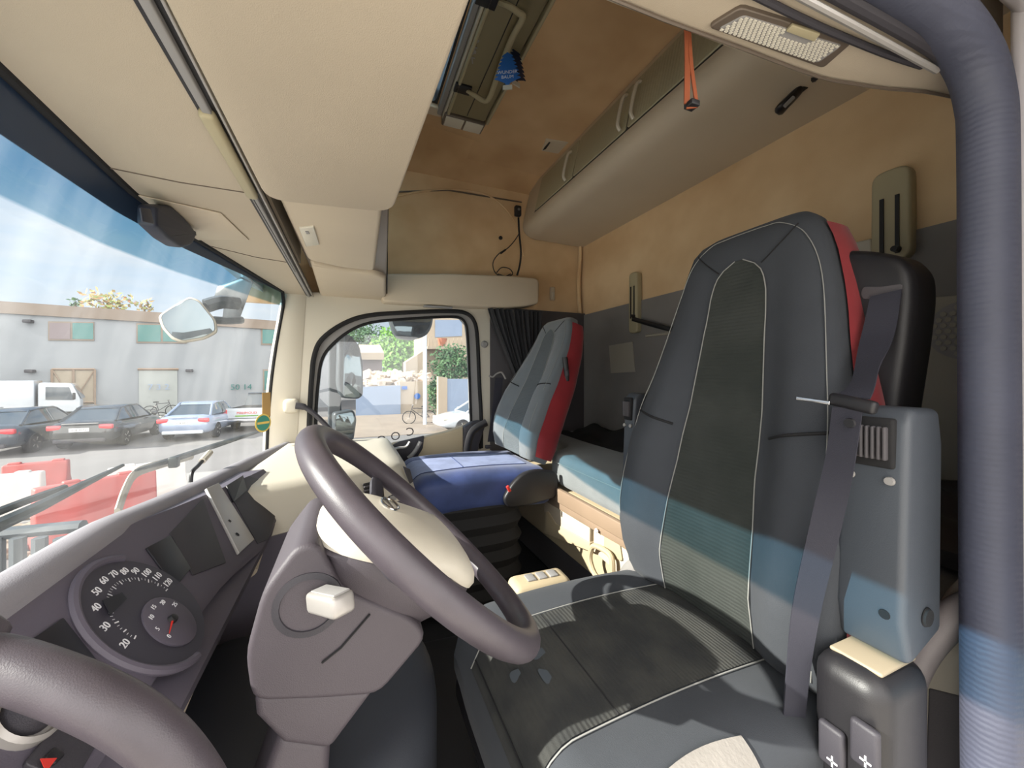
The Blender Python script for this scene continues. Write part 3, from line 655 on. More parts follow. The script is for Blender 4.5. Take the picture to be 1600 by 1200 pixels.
c = onp(73, 1192, .0075); MB().add([c + PU * .006, c - PU * .004 + V((.006, 0, 0)), c - PU * .004 - V((.006, 0, 0))], [(0, 1, 2)]) 
mb = MB(); mb.prism([c + PU * .006, c - PU * .004 + V((.006, 0, 0)), c - PU * .004 - V((.006, 0, 0))], PN * .0006); mb.build('hazard_triangle', 'red2', tr_)
c = onp(35, 1122, 0)
kn = MB().lathe([(.027, 0), (.027, .006), (.024, .009), (.022, .004), (0, .004)], c, PN, 32).build('light_knob_ring', 'silver', db)
MB().lathe([(.019, .004), (.018, .02), (.015, .022), (0, .022)], c, PN, 24).build('light_knob', 'dark', kn)
# trim strip under the panel, cream, in two visible lengths
def strip(x1, x2, m, nm):
    MB().tube([V((x1, .215, -.418)), V((lerp(x1, x2, .5), .207, -.418)), V((x2, .20, -.42))], .017, 12, flat=((0, .5, 1), .45)).build(nm, m, db)
strip(1.16, .955, 'cream', 'trim_strip'); strip(.775, .50, 'cream', 'trim_strip')
# lower dash, knee panel; the shade of its opening is painted as a black plate
rings = []
for i in range(13):
    x = lerp(.16, 1.18, i / 12)
    rings.append([V((x, .222, -.365)), V((x, .185, -.39)), V((x, .19, -.412)), V((x, .235, -.44)), V((x, .27, -.55)), V((x, .33, -.75)), V((x, .42, -.99)), V((x, .5, -.99)), V((x, .5, -.365))])
kp = MB().loft(rings).build('knee_panel', 'dash', db, sharp=30)
mb = MB(); mb.prism(rround([V((.97, .262, -.50)), V((1.12, .262, -.50)), V((1.10, .31, -.70)), V((.97, .31, -.70))], .04), V((0, -.006, -.002)), .002); mb.build('opening_shade', 'black', kp)
mb = MB(); mb.prism(rround([V((1.05, .225, -.44)), V((1.14, .225, -.44)), V((1.13, .24, -.49)), V((1.06, .24, -.49))], .01), V((0, -.006, -.002)), .002); mb.build('switch_cluster', 'black', kp)
MB().tube(smooth([V((.56, .22, -.45)), V((.60, .25, -.58)), V((.66, .31, -.78)), V((.70, .38, -.98))], 5), .012, 8).build('panel_rib', 'dark', kp)
# cream centre and passenger block, one moulded piece
def off_ring(o, z, zt=None):
    base = [(1.10, .33), (1.13, .26), (1.26, .06), (1.40, -.15), (1.45, -.19), (1.54, -.20), (1.9, -.20), (2.15, -.19), (2.17, -.1), (2.17, .30)]
    c = V((1.75, .12, 0)); pts = []
    for a, b in base:
        p = V((a, b, 0)); d = (c - p).normalized(); p = p + d * o
        pts.append(V((p.x, p.y, z + (interp(p.x, [(1.1, .03), (1.45, 0), (2.2, -.01)]) if z > -.5 else 0))))
    return pts
MB().loft([off_ring(.02, -.98), off_ring(-.035, -.60), off_ring(-.03, -.50), off_ring(-.028, -.44)]).build('lower_console', 'dash', db, sharp=50)
rings = [off_ring(-.025, -.445), off_ring(-.03, -.44), off_ring(-.02, -.41), off_ring(0, -.375), off_ring(.012, -.345), off_ring(.04, -.325), off_ring(.10, -.318)]
cb = MB().loft(rings).build('centre_console', 'cream2', db, sharp=50)
FA, FB = V((1.13, .26, 0)), V((1.40, -.15, 0))          # the face of the centre block towards the driver
FD = (FB - FA).normalized(); FN = V((FD.y, -FD.x, 0)); FN = FN if FN.x < 0 else -FN
def fplate(name, px, m, h=.006, r=0, off=.004, par=None):
    q = [PQ(a, b, FA + FN * (off + .012), FN) for a, b in px]
    if r: q = rround(q, r, 3)
    return MB().prism(q, FN * h, .001).build(name, m, par or db)
rd = fplate('radio_panel', [(458, 812), (520, 786), (532, 806), (492, 842), (466, 836)], 'dark', .01, .012, .014)
c = PQ(486, 822, FA + FN * .04, FN); MB().lathe([(0, .01), (.016, .01), (.018, 0), (0, 0)], c, FN, 20).build('radio_dial', 'black', rd)
for k in range(3): fplate('radio_button', [(492 + k * 12, 800 - k * 5), (501 + k * 12, 796 - k * 5), (502 + k * 12, 800 - k * 5), (493 + k * 12, 804 - k * 5)], 'greyp', .003, 0, .026, rd)
vt_ = fplate('air_vent', [(566, 756), (597, 748), (600, 780), (574, 790)], 'black', .004, .004, .006)
for k in range(5): fplate('vent_fin', [(568, 760 + k * 6), (597, 752 + k * 6), (597, 754 + k * 6), (568, 762 + k * 6)], 'greyd', .006, 0, .010, vt_)
bk = fplate('button_bank', [(604, 776), (622, 768), (638, 770), (642, 784), (606, 796)], 'dark', .006, .005, .006)
for k in range(2): fplate('bank_button', [(609 + k * 15, 775), (618 + k * 15, 774), (619 + k * 15, 783), (610 + k * 15, 785)], 'greyp', .003, .001, .013, bk)
fplate('dark_gap', [(629, 728), (640, 733), (645, 752), (640, 756), (633, 740)], 'dark', .003, 0, .0)
# small things clipped on the dash ledge
mb = MB(); p = PX(298, 742, 'Y', .40); mb.tube(smooth([p + V((0, 0, -.02)), p + V((.01, 0, .005)), p + V((.05, .0, .012)), p + V((.09, .0, .02))], 4), .005, 8); t = mb.build('dash_clip', 'black', label='small black bent clip with a white tip standing on the far dash ledge', cat='clip')
MB().tube([p + V((.085, 0, .019)), p + V((.15, 0, .032))], .009, 8).build('clip_tip', 'cream2', t)

# ============================================================ STEERING WHEEL AND COLUMN
WC = V((.58, -.095, -.233)); WN = V((0, -.707, .707)); WY = V((0, .707, .707)); WX = V((1, 0, 0))
def W(a, b, c=0): return WC + WX * a + WY * b + WN * c
sw = thing('steering_wheel', 'dark grey steering wheel with worn rim and cream hub pad facing the driver seat', 'steering wheel', tuple(W(0, 0, -.05)))
MB().tube([W(.206 * math.cos(a), .206 * math.sin(a)) for a in [2 * PI * i / 72 for i in range(72)]], .0178, 16, closed=True).build('rim', 'wheelm', sw)
def sup(hw, hh, n, c, k=40, cy=0, cx=0):
    o = []
    for i in range(k):
        a = 2 * PI * i / k; ca, sa = math.cos(a), math.sin(a)
        o.append(W(cx + hw * math.copysign(abs(ca) ** (2 / n), ca), cy + hh * math.copysign(abs(sa) ** (2 / n), sa), c))
    return o
def fslope(b): return -.004 - .45 * max(0, b + .03)
def sup2(hw, hh, n, cf, k=48, cy=.018):
    o = []
    for i in range(k):
        a = 2 * PI * i / k; ca, sa = math.cos(a), math.sin(a); b = cy + hh * math.copysign(abs(sa) ** (2 / n), sa)
        o.append(W(hw * math.copysign(abs(ca) ** (2 / n), ca), b, cf(b)))
    return o
pd = MB().loft([sup2(.100, .108, 3.6, fslope), sup2(.101, .108, 3.6, lambda b: fslope(b) + .008), sup2(.097, .103, 3.4, lambda b: fslope(b) * .95 + .016), sup2(.085, .09, 3.2, lambda b: fslope(b) * .8 + .022), sup2(.06, .065, 3, lambda b: fslope(b) * .7 + .025), sup2(.02, .02, 2, lambda b: fslope(b) * .6 + .026)]).build('hub_pad', 'cream2', sw, sharp=60)
MB().loft([sup2(.098, .106, 3.5, fslope), sup2(.100, .108, 3.5, lambda b: fslope(b) - .006), sup2(.096, .102, 3.2, lambda b: -.058 - .15 * b), sup2(.088, .09, 3, lambda b: -.082 - .1 * b), sup2(.07, .07, 2.6, lambda b: -.11, cy=.01), sup2(.05, .05, 2.2, lambda b: -.13, cy=.01)]).build('hub_housing', 'col', sw, sharp=60)
for s_ in (1, -1):
    for (b1, b2, b3) in ((-.035, -.03, -.06), (.045, .05, .06)):
        MB().tube(smooth([W(s_ * .09, b1, -.03), W(s_ * .14, b2, -.028), W(s_ * .18, b3, -.014), W(s_ * .197, b3, -.004)], 4), [.018] * 4 + [.015] * 4 + [.012] * 5, 10, flat=(WN, .5)).build('spoke', 'greyp' if b1 < 0 else 'dark', sw)
WYt = (WY - WN * .30).normalized(); mb = MB(); cE = W(.02, .058, fslope(.058) * .72 + .029); mb.tube([cE + WX * .024 * math.cos(a) + WYt * .013 * math.sin(a) for a in [2 * PI * i / 32 for i in range(32)]], .0022, 8, closed=True)
mb.tube([cE - WX * .021 - WYt * .005, cE + WX * .021 + WYt * .005], .002, 6); mb.build('emblem', 'chrome', pd)
cl = thing('steering_column', 'grey plastic steering column running from the wheel down to the floor', 'steering column', (.58, .2, -.9))
def cprof(pts, x1, x2, name, r=.018, seg=5): return MB().prism([V((x1, a, b)) for a, b in pts], (x2 - x1, 0, 0), r, seg).build(name, 'col', cl, sharp=60)
cprof(rround2([(.035, -.192), (.058, -.192), (.090, -.235), (.106, -.30), (.10, -.352), (.03, -.372), (-.03, -.386), (-.088, -.332), (-.072, -.305), (.01, -.250)], .015), .487, .675, 'upper_shroud', .007)
cprof([(.100, -.350), (.098, -.375), (.072, -.415), (.024, -.440), (-.026, -.385), (.03, -.368)], .495, .665, 'middle_shroud', .009)
cprof([(.078, -.41), (.024, -.437), (.035, -.62), (.10, -1.0), (.22, -1.0), (.15, -.62)], .505, .655, 'lower_shroud', .012)
MB().tube([PX(a, b, 'X', .4855) for a, b in [(503, 1036), (533, 1012), (578, 960)]], .0012, 5).build('shroud_seam', 'matt', cl)
# near-side switch in its round recess
SX = .487
def side(px, py, off=0): return PX(px, py, 'X', SX - off)
c = side(482, 945); mb = MB(); mb.lathe([(.036, 0), (.036, .004), (.029, .005), (.027, -.004), (0, -.004)], c + V((.003, 0, 0)), (-1, 0, 0), 32)
rr = mb.build('switch_recess', 'dark', cl)
mb = MB(); a, b = side(495, 935, .004), PX(538, 945, 'X', SX - .055)
ax = (b - a).normalized(); rt = ax.to_track_quat('X', 'Z').to_matrix()
mb.box((a + b) / 2, ((b - a).length, .026, .022), .005, rt); mb.build('stalk_switch', 'silver', rr)
mb = MB(); mb.box((a + b) / 2 + V((0, 0, .0118)), ((b - a).length * .85, .018, .002), .001, rt); mb.build('switch_cap', 'greyp', rr)

# grab handle in the very foreground
gp = [(-160, 1030), (-60, 1033), (0, 1040), (70, 1062), (140, 1090), (205, 1125), (262, 1172), (310, 1235), (345, 1300)]
pts = [PT(a, b, t_) for (a, b), t_ in zip(gp, (.2, .205, .21, .210, .210, .212, .216, .222, .23))]
gh = MB().tube(smooth([V((.19, .40, -.20))] + pts + [V((.33, .06, -.33)), V((.36, .16, -.44)), V((.36, .2, -.46))], 6), .0138, 16).build('assist_grip', 'wheelm', label='thick dark grab handle curving through the bottom left corner', cat='grab handle')

# ============================================================ SEATS
def seat(name, label, X0, yb, yf, zc, zb, L_, rec, mset, hwc=.25, cover=None):
    """cushion from yb to yf with its top at zc; backrest rises from (yb, zb) by L_ with recline rec"""
    bodym, insm, insf, redm = mset
    T = thing(name, label, 'seat', (X0, (yb + yf) / 2, ZF))
    # cushion
    def ctop(x, y):
        u = abs(x) / hwc; return zc + .012 * (max(0, min(1, (u - .5) / .25))) - .0 + .012 * math.sin(PI * (y - yb) / (yf - yb))
    def cring_(y, k):
        o = []; hz = .085
        for i in range(48):
            a = 2 * PI * i / 48; ca, sa = math.cos(a), math.sin(a)
            x = hwc * (1 - .10 * (1 - k)) * math.copysign(abs(ca) ** .5, ca); zz = hz * math.copysign(abs(sa) ** .5, sa) * k
            base = ctop(x, y) - hz
            o.append(V((X0 + x, y, base - (1 - k) * .03 + zz - (.0 if sa > 0 else .02))))
        return o
    ys_ = []; D = .08
    for i in range(7): t = i / 6; ys_.append((yb - .04 + D * .5 * t, .55 + .45 * math.sqrt(1 - (1 - t) ** 2)))
    for i in range(1, 8): ys_.append((lerp(yb, yf - D, i / 8), 1))
    for i in range(9): t = i / 8; ys_.append((yf - D + D * t, max(.12, math.sqrt(max(0, 1 - t * t)))))
    cu = MB().loft([cring_(y, k) for y, k in ys_]).build('cushion', cover or bodym, T, sharp=80)
    def cp_(u, v, off=.0):
        x = u * hwc; y = lerp(yb + .03, yf - .002, v)
        k = 1 if y < yf - D else math.sqrt(max(0, 1 - ((y - yf + D) / D) ** 2))
        zz = .085 * (max(0, 1 - abs(u) ** 4)) ** .25 * max(k, .12)
        return V((X0 + x, y + off * .5 * (1 - k), ctop(x, y) - .085 - (1 - k) * .03 + zz + off * k))
    wI = .50
    MB().grid(lambda a, b: cp_(lerp(-wI, wI, a), b * .985, .0035), 18, 28).build('cushion_insert', 'bluepale' if cover else insf, T)
    for s_ in (1, -1):
        MB().tube([cp_(s_ * (wI + .015), v / 30 * .985, .003) for v in range(31)], .0012, 5).build('cushion_seam', 'stitch' if not cover else 'blue', T)
    if cover:
        MB().tube([cp_(lerp(-wI, wI, v / 12), .55, .004) for v in range(13)], .002, 6).build('cover_seam', 'blue', T)
    else:
        for vv in (.985, .70): MB().tube([cp_(lerp(-wI, wI, v / 12), vv * .985, .003) for v in range(13)], .0016, 6).build('cushion_seam', 'matt', T)
    # backrest
    up_b = V((0, -math.sin(rec), math.cos(rec))); fw_b = V((0, math.cos(rec), math.sin(rec)))
    def hw(s): return interp(s, [(0, .22), (.08, .234), (.25, .244), (.42, .234), (.55, .214), (.66, .195), (.78, .178), (.86, .163), (.92, .147), (.96, .125), (.985, .095), (1.0, .05)])
    def bol(s): return interp(s, [(0, .03), (.15, .05), (.4, .05), (.58, .03), (.72, .014), (.9, 0), (1, 0)])
    def cent(s): return .012 * math.sin(PI * min(1, s / .5)) + .028 * max(0, (s - .72) / .28) ** 1.3 * (1 if s < .95 else 1) - (.0 if s < .93 else .05 * ((s - .93) / .07) ** 2)
    def thk(s): return interp(s, [(0, .05), (.1, .075), (.7, .065), (.92, .05), (.98, .034), (1, .02)])
    def bfront(u, s, off=0):
        w_ = hw(s); b_ = bol(s); a = abs(u)
        q = max(0, min(1, (a - .36) / .36)); q = q * q * (3 - 2 * q)
        d = cent(s) + b_ * q + thk(s) * ((max(0, 1 - a ** 5)) ** .2 - 1) * .9
        return V((X0 + u * w_, yb, zb)) + up_b * (s * L_) + fw_b * (d + thk(s) * .9 + off)
    def bback(u, s, off=0):
        w_ = hw(s); d = cent(s) - thk(s) * (max(0, 1 - abs(u) ** 4)) ** .25
        return V((X0 + u * w_, yb, zb)) + up_b * (s * L_) + fw_b * (d - off)
    ss = [0, .015, .04, .08, .14, .2, .27, .34, .4, .46, .52, .58, .63, .68, .73, .78, .83, .87, .90, .93, .955, .975, .99, 1.0]
    us = [math.sin(-PI / 2 + PI * i / 28) for i in range(29)]
    rg = []
    for s in ss: rg.append([bfront(u, s) for u in us] + [bfront(.999, s) * .6 + bback(.999, s) * .4] + [bback(u, s, -.004) for u in us[::-1]])
    MB().loft(rg).build('backrest', bodym, T, sharp=75)
    # red side and rear shell, wrapping round from behind
    for s_ in (1, -1):
        def shell(a, b):
            s = lerp(.03, .93, b); e_ = bfront(.985 * s_, s); k_ = bback(1.0 * s_, s); m_ = bback(.75 * s_, s, .004)
            e_ = e_ + (k_ - e_) * .40
            p = e_ * (1 - a) ** 2 + (k_ + V((s_ * .008, 0, 0))) * 2 * a * (1 - a) + m_ * a * a
            return p + V((s_ * (.006 + .010 * math.sin(PI * a)), 0, 0)) - fw_b * .03 * math.sin(PI * a) * 1.2
        MB().grid(shell, 8, 26).build('side_shell', redm, T)
    wi = lambda s: interp(s, [(0, .47), (.15, .43), (.35, .375), (.7, .36), (.80, .35), (.84, .31), (.865, .2), (.88, .05)])
    MB().grid(lambda a, b: bfront(lerp(-1, 1, a) * wi(lerp(.0, .88, b)), lerp(.0, .88, b), .003), 16, 44).build('back_insert', insm, T)
    for s_ in (1, -1):
        MB().tube([bfront(s_ * (wi(s) + .01), s, .0035) for s in [lerp(.0, .88, i / 50) for i in range(51)]], .0012, 5).build('back_seam', 'stitch', T)
        MB().tube(smooth([bfront(s_ * u, s, .002) for u, s in [(.93, .02), (.93, .2), (.93, .45), (.93, .6), (.92, .8), (.84, .9), (.62, .945), (.35, .955), (0, .957)]], 6), .0009, 5).build('edge_seam', 'stitch', T)
        MB().tube([bfront(s_ * lerp(.49, .99, k / 8), .445 + .03 * (k / 8), .002) for k in range(9)], .0028, 6).build('shoulder_seam', 'matt', T)
        MB().tube([bfront(s_ * lerp(.30, .80, k / 8), lerp(.86, .93, k / 8), .0015) for k in range(9)], .0014, 6).build('head_seam', 'matt', T)
    return T, cp_, bfront, bback, cu
dset = ('seat', 'insert', 'insertf', 'red'); pset = ('seat2', 'insert2', 'insert2', 'red')
DS, dcp, dbf, dbb, dcu = seat('bucket_seat', 'large charcoal driver seat with ribbed cloth centre and red side shells, right foreground', .575, -.72, -.20, -.50, -.50, .845, .15, dset)
PS, pcp, pbf, pbb, pcu = seat('bucket_seat', 'grey passenger seat with red side shell and a blue cushion cover', 1.76, -.78, -.20, -.42, -.40, .74, .36, pset, cover='blue')
# driver seat base and suspension
MB().box((.58, -.45, -.83), (.40, .44, .36), .04).build('suspension_cover', 'matt', DS)
MB().box((.58, -.45, -.66), (.47, .50, .08), .03).build('seat_pan', 'black', DS)
# worn white lining on the near bolster of the cushion
def patch(a, b):
    v = lerp(.42, .93, b); return dcp(lerp(-.86 + .03 * math.sin(b * 5), -.995, a), v, .004)
MB().grid(patch, 8, 16).build('worn_lining', 'towel', DS)
for u0, v0, ru, rv in ((.26, .84, .09, .03), (.05, .90, .04, .02), (.12, .80, .05, .035), (-.08, .82, .06, .02)):
    mb = MB(); c0s = dcp(u0, v0, .005); ring_ = [dcp(u0 + ru * math.cos(a) * (1 + .25 * math.sin(3 * a)), v0 + rv * math.sin(a) * (1 + .2 * math.cos(2 * a)), .005) for a in [2 * PI * i / 20 for i in range(20)]]
    mb.add([c0s] + ring_, [(0, i + 1, (i + 1) % 20 + 1) for i in range(20)]); mb.build('dust_stain', 'stain', DS)
# seat belt tower on the door side
q = [PX(a, b, 'Y', -.90) for a, b in [(1300, 396), (1335, 397), (1400, 400), (1445, 408), (1468, 432), (1470, 470), (1462, 540), (1446, 640), (1440, 900), (1300, 900)]]
tw = MB().prism(rround(q, .02, 3), (0, .085, 0), .018, 4).build('belt_tower', 'black', DS)
c0_ = PX(1375, 458, 'Y', -.813)
mb = MB(); mb.prism(rround([PX(a, b, 'Y', -.8155) for a, b in [(1346, 460), (1350, 448), (1380, 448), (1412, 443), (1411, 460), (1396, 460), (1362, 468), (1350, 468)]], .004, 2), (0, .003, 0), .001); mb.build('belt_slot', 'greyd', tw)
# armrests folded up on both sides
def armrest(x, y, z1, z2, w_, side_):
    A = MB(); h = z2 - z1
    prof = [V((x - w_, y - .055, z1 + .03)), V((x - w_, y + .03, z1)), V((x - w_, y + .045, z1 + .06)), V((x - w_, y + .035, z2 - .1)), V((x - w_, y + .03, z2 - .015)), V((x - w_, y + .015, z2)), V((x - w_, y - .05, z2 - .002)), V((x - w_, y - .06, z2 - .05))]
    A.prism(prof, (2 * w_, 0, 0), .010, 4); a = A.build('armrest', 'armrest', DS)
    zc_ = z2 - .048
    MB().box((x, y + .033, zc_), (w_ * 1.35, .012, .068), .004).build('wheel_recess', 'matt', a)
    mb = MB()
    k = 7
    for i in range(k): mb.box((x + lerp(-w_ * .48, w_ * .48, i / (k - 1)), y + .040, zc_), (w_ * .11, .012, .045), .002)
    mb.build('adjuster_wheel', 'greyd', a)
    for s_ in (-1, 1): MB().lathe([(0, .004), (.005, .004), (.006, 0), (0, 0)], (x + s_ * w_ * .55, y + .036, z2 - .098), (0, 1, .1), 12).build('screw', 'silver', a)
    MB().lathe([(0, .003), (.006, .003), (.007, 0), (0, 0)], (x - w_ * .5, y + .043, z1 + .065), (0, 1, 0), 12).build('hole_cap', 'matt', a)
    MB().lathe([(0, .003), (.011, .003), (.013, 0), (0, 0)], (x - w_ - .001, y - .01, z1 + .06), (-1, 0, 0), 16).build('side_cap', 'matt', a)
    return a
armrest(.302, -.70, -.385, -.045, .040, -1)
armrest(.93, -.80, -.46, -.055, .024, 1)
# belt: from the slot, twisted to the tongue, then down to the buckle anchor
def band(pts, wd, name, m, par):
    P_ = smooth([p for p, _ in pts], 6); ws = smooth([w_ for _, w_ in pts], 6); A = MB()
    rings = []
    for i, p in enumerate(P_):
        w_ = ws[i].normalized() * wd; tg = (P_[min(i + 1, len(P_) - 1)] - P_[max(i - 1, 0)]).normalized(); nn = tg.cross(w_).normalized() * .0012
        rings.append([p - w_ + nn, p + w_ + nn, p + w_ - nn, p - w_ - nn])
    return A.loft(rings).build(name, m, par)
sb = thing('seat_belt', 'dark webbing seat belt hanging from the black belt tower down the driver seat side', 'seat belt', (.36, -.7, -.55))
tip = PX(1332, 630, 'Y', -.635)
band([(PX(1384, 458, 'Y', -.805), V((1, 0, -.1))), (PX(1372, 520, 'Y', -.78), V((.9, .3, -.1))), (PX(1352, 585, 'Y', -.70), V((.5, .5, -.5))), (PX(1330, 622, 'Y', -.65), V((.9, .2, 0)))], .020, 'upper_webbing', 'beltm', sb)
band([(PX(1324, 636, 'Y', -.632), V((1, .1, -.1))), (PX(1312, 720, 'Y', -.622), V((1, .1, -.1))), (PX(1290, 820, 'Y', -.612), V((.9, .5, 0))), (PX(1262, 940, 'Y', -.605), V((.7, .7, 0))), (PX(1248, 1040, 'Y', -.60), V((.4, .9, 0))), (PX(1238, 1150, 'Y', -.59), V((.3, 1, 0)))], .017, 'lower_webbing', 'beltm', sb)
bt = MB().box(tip, (.055, .014, .018), .005, rotY(-.2)).build('tongue_grip', 'black', sb)
MB().box(tip + V((.045, .008, .001)), (.045, .003, .006), .001, rotY(-.1)).build('tongue_plate', 'chrome', bt)
MB().lathe([(0, .003), (.006, .003), (.007, 0), (0, 0)], PX(1328, 661, 'Y', -.620), (0, 1, 0), 12).build('belt_stud', 'black', sb)
# frayed end at the buckle
mb = MB(); random.seed(7); fp = PX(1240, 1112, 'Y', -.63)
for i in range(60):
    a = V((random.uniform(-.012, .012), random.uniform(-.01, .01), random.uniform(-.02, .015))); b = a + V((random.uniform(-.015, .015), random.uniform(0, .01), random.uniform(-.015, .02)))
    mb.tube([fp + a, fp + (a + b) / 2 + V((0, .004, 0)), fp + b], .0009, 4)
mb.build('frayed_thread', 'greyp', sb, kind='stuff')
mb = MB(); cc = PX(1222, 1166, 'Y', -.62); mb.tube([cc + V((.016 * math.cos(a), .004, .022 * math.sin(a))) for a in [2 * PI * i / 24 for i in range(24)]], .0045, 8, closed=True); mb.build('belt_loop', 'greyd', sb)
# height control module at the door side of the seat
sm = MB().box((.302, -.665, -.505), (.088, .125, .235), .030, seg=5).build('side_module', 'black', DS)
MB().box((.302, -.670, -.3885), (.060, .085, .006), .003).build('module_cap', 'cap', sm)
for a in (1300, 1352):
    MB().box(PX(a, 1165, 'Y', -.597), (.030, .012, .055), .005).build('rocker_switch', 'dark', sm)
    p = PX(a, 1190, 'Y', -.59); mb = MB(); mb.box(p, (.012, .001, .002)); mb.box(p, (.002, .001, .014)); mb.build('switch_arrow', 'white', sm)
# red lower side of the seat near the door
MB().prism([PX(a, b, 'Y', -.72) for a, b in [(1286, 1050), (1300, 965), (1325, 960), (1330, 1040)]], (0, .03, 0), .006).build('lower_red_shell', 'red', DS)
MB().prism([PX(a, b, 'Y', -.6) for a, b in [(1180, 1215), (1195, 1150), (1235, 1130), (1215, 1215)]], (0, -.05, 0), .006).build('lower_red_shell', 'red', DS)
MB().box((.34, -.72, -.60), (.03, .14, .30), .01).build('side_frame', 'greyd', DS)
# passenger seat details: base with bellows, buckle cover, shell lever
mb = MB()
rings = []
for i in range(13):
    z = lerp(-.98, -.52, i / 12); k = .19 + (.018 if i % 2 else 0)
    rings.append([V((1.72 + k * math.copysign(abs(math.cos(a)) ** .5, math.cos(a)), -.47 + (k + .04) * math.copysign(abs(math.sin(a)) ** .5, math.sin(a)), z)) for a in [2 * PI * j / 32 for j in range(32)]])
mb.loft(rings).build('bellows', 'matt', PS)
hc = MB().prism(rround([V((1.485, -.70, -.56)), V((1.485, -.60, -.56)), V((1.485, -.58, -.52)), V((1.485, -.62, -.46)), V((1.485, -.67, -.42)), V((1.485, -.74, -.41)), V((1.485, -.84, -.43)), V((1.485, -.84, -.54))], .03), (.03, 0, 0), .008).build('hinge_cover', 'black', PS)
MB().box((1.478, -.60, -.475), (.012, .012, .028), .003, rotX(-.5)).build('buckle_button', 'red2', hc)
p = pbb(-1, .62); mb = MB(); mb.tube([p + V((-.016, .035, .05)), p + V((-.018, .03, 0)), p + V((-.016, .025, -.06))], .012, 10); mb.build('shell_slot', 'black', PS)
mb = MB(); mb.tube([p + V((-.03, .035, -.01)), p + V((-.03, .03, -.035))], .01, 10); mb.build('recline_lever', 'dark', PS)
# passenger belt hanging by the pillar
pb = thing('passenger_belt', 'dark seat belt hanging down the pillar beside the passenger seat', 'seat belt', (2.1, -.7, -.45))
def lp(a, b, x_=2.1): return PX(a, b, 'X', x_)
band([(lp(780, 590), V((0, 1, 0))), (lp(775, 640), V((0, 1, 0))), (lp(768, 690), V((0, 1, 0)))], .024, 'webbing', 'beltm', pb)
MB().box(lp(764, 715), (.02, .03, .085), .005).build('buckle', 'greyp', pb)
MB().box(lp(763, 698), (.024, .034, .02), .004).build('buckle_top', 'dark', pb)
mb = MB(); mb.tube(smooth([PX(a, b, 'X', 2.1) for a, b in [(760, 660), (740, 672), (732, 690), (730, 715), (732, 745)]], 5), .022, 10, flat=((1, 0, 0), .6)); mb.build('grab_bar', 'black', label='black curved grab handle between the passenger door and seat', cat='grab handle')
# ============================================================ BUNK
bb = thing('bunk_cabinet', 'tan plastic bunk cabinet with drawer fronts and a brown rail, between the seats', 'cabinet', (1.2, -1.1, -1.0))
YB = -.85
MB().box((1.17, -1.16, -.66), (2.0, .56, .28), .01).build('base_body', 'storage', bb)
MB().box((1.17, -1.18, -.89), (1.96, .50, .22), .01).build('lower_panel', 'greyd', bb)
def bf(px, py, off=0): return PX(px, py, 'Y', YB + off)
rl_ = MB().prism([bf(a, b, .02) for a, b in [(838, 746), (1002, 836), (1002, 862), (838, 766)]], (0, -.02, 0), .004).build('rail', 'wood', bb)
MB().prism([bf(a, b, .012) for a, b in [(850, 770), (1002, 858), (1002, 874), (850, 782)]], (0, -.02, 0), .003).build('lower_rail', 'wood', bb)
dw = MB().prism([bf(a, b, .006) for a, b in [(850, 778), (921, 820), (921, 852), (905, 850), (884, 838), (858, 806), (850, 800)]], (0, -.03, 0), .004).build('drawer_front', 'cream', bb)
MB().prism([bf(a, b, .010) for a, b in [(852, 800), (856, 799), (868, 818), (921, 848), (921, 862), (850, 834)]], (0, -.03, 0), .004).build('drawer_lip', 'storage', dw)
MB().prism([bf(a, b, .006) for a, b in [(927, 824), (1002, 868), (1002, 930), (975, 905), (927, 862)]], (0, -.03, 0), .004).build('drawer_front', 'cream', bb)
MB().prism([bf(a, b, .012) for a, b in [(944, 838), (968, 850), (972, 876), (968, 876), (943, 860)]], (0, -.004, 0), .003).build('latch_plate', 'olive2', bb)
sp_ = [bf(a, b, .03) for a, b in [(924, 858), (922, 875), (930, 898), (944, 910), (955, 912), (957, 890), (955, 870), (945, 860), (930, 853)]]
MB().tube(smooth(sp_, 4, True), .010, 8, closed=True).build('pull_loop', 'storage', bb)
mb = MB(); mb.box(bf(932, 829, .022), (.02, .004, .008), .001); mb.box(bf(932, 829, .022), (.006, .005, .016), .001); mb.build('badge', 'white', bb)
# mattress with a rounded front edge and a cut corner at the passenger end
zt = -.365
plan = [(.22, YB - .01), (1.55, YB - .01), (1.63, YB - .03), (1.72, -1.02), (2.16, -1.16), (2.17, YR + .03), (.22, YR + .03)]
mbm = MB(); mbm.prism(rround([V((a, b, -.505)) for a, b in plan], .04, 4), (0, 0, .14), .03, 5)
mt_ = mbm.build('bunk_mattress', 'bunk', label='grey ribbed bunk mattress lying on the tan bunk cabinet', cat='mattress', sharp=60)
MB().tube([V((a, YB - .006, -.40)) for a in (.25, .8, 1.55)], .002, 6).build('mattress_seam', 'stitch', mt_)
def heap(u, v):
    x_ = lerp(1.35, 2.12, u); y_ = lerp(YR + .04, -1.16, v); e_ = math.sin(PI * u) ** .5 * math.sin(PI * min(1, .3 + v * .7))
    return (x_, y_, zt - .01 + .07 * e_ + .018 * math.sin(u * 17 + v * 5) * e_ + .012 * math.sin(v * 13 + u * 4))
MB().grid(heap, 40, 20, (0, 0, -.03)).build('black_clothes', 'matt', label='heap of black clothes at the far end of the bunk mattress', cat='clothes')

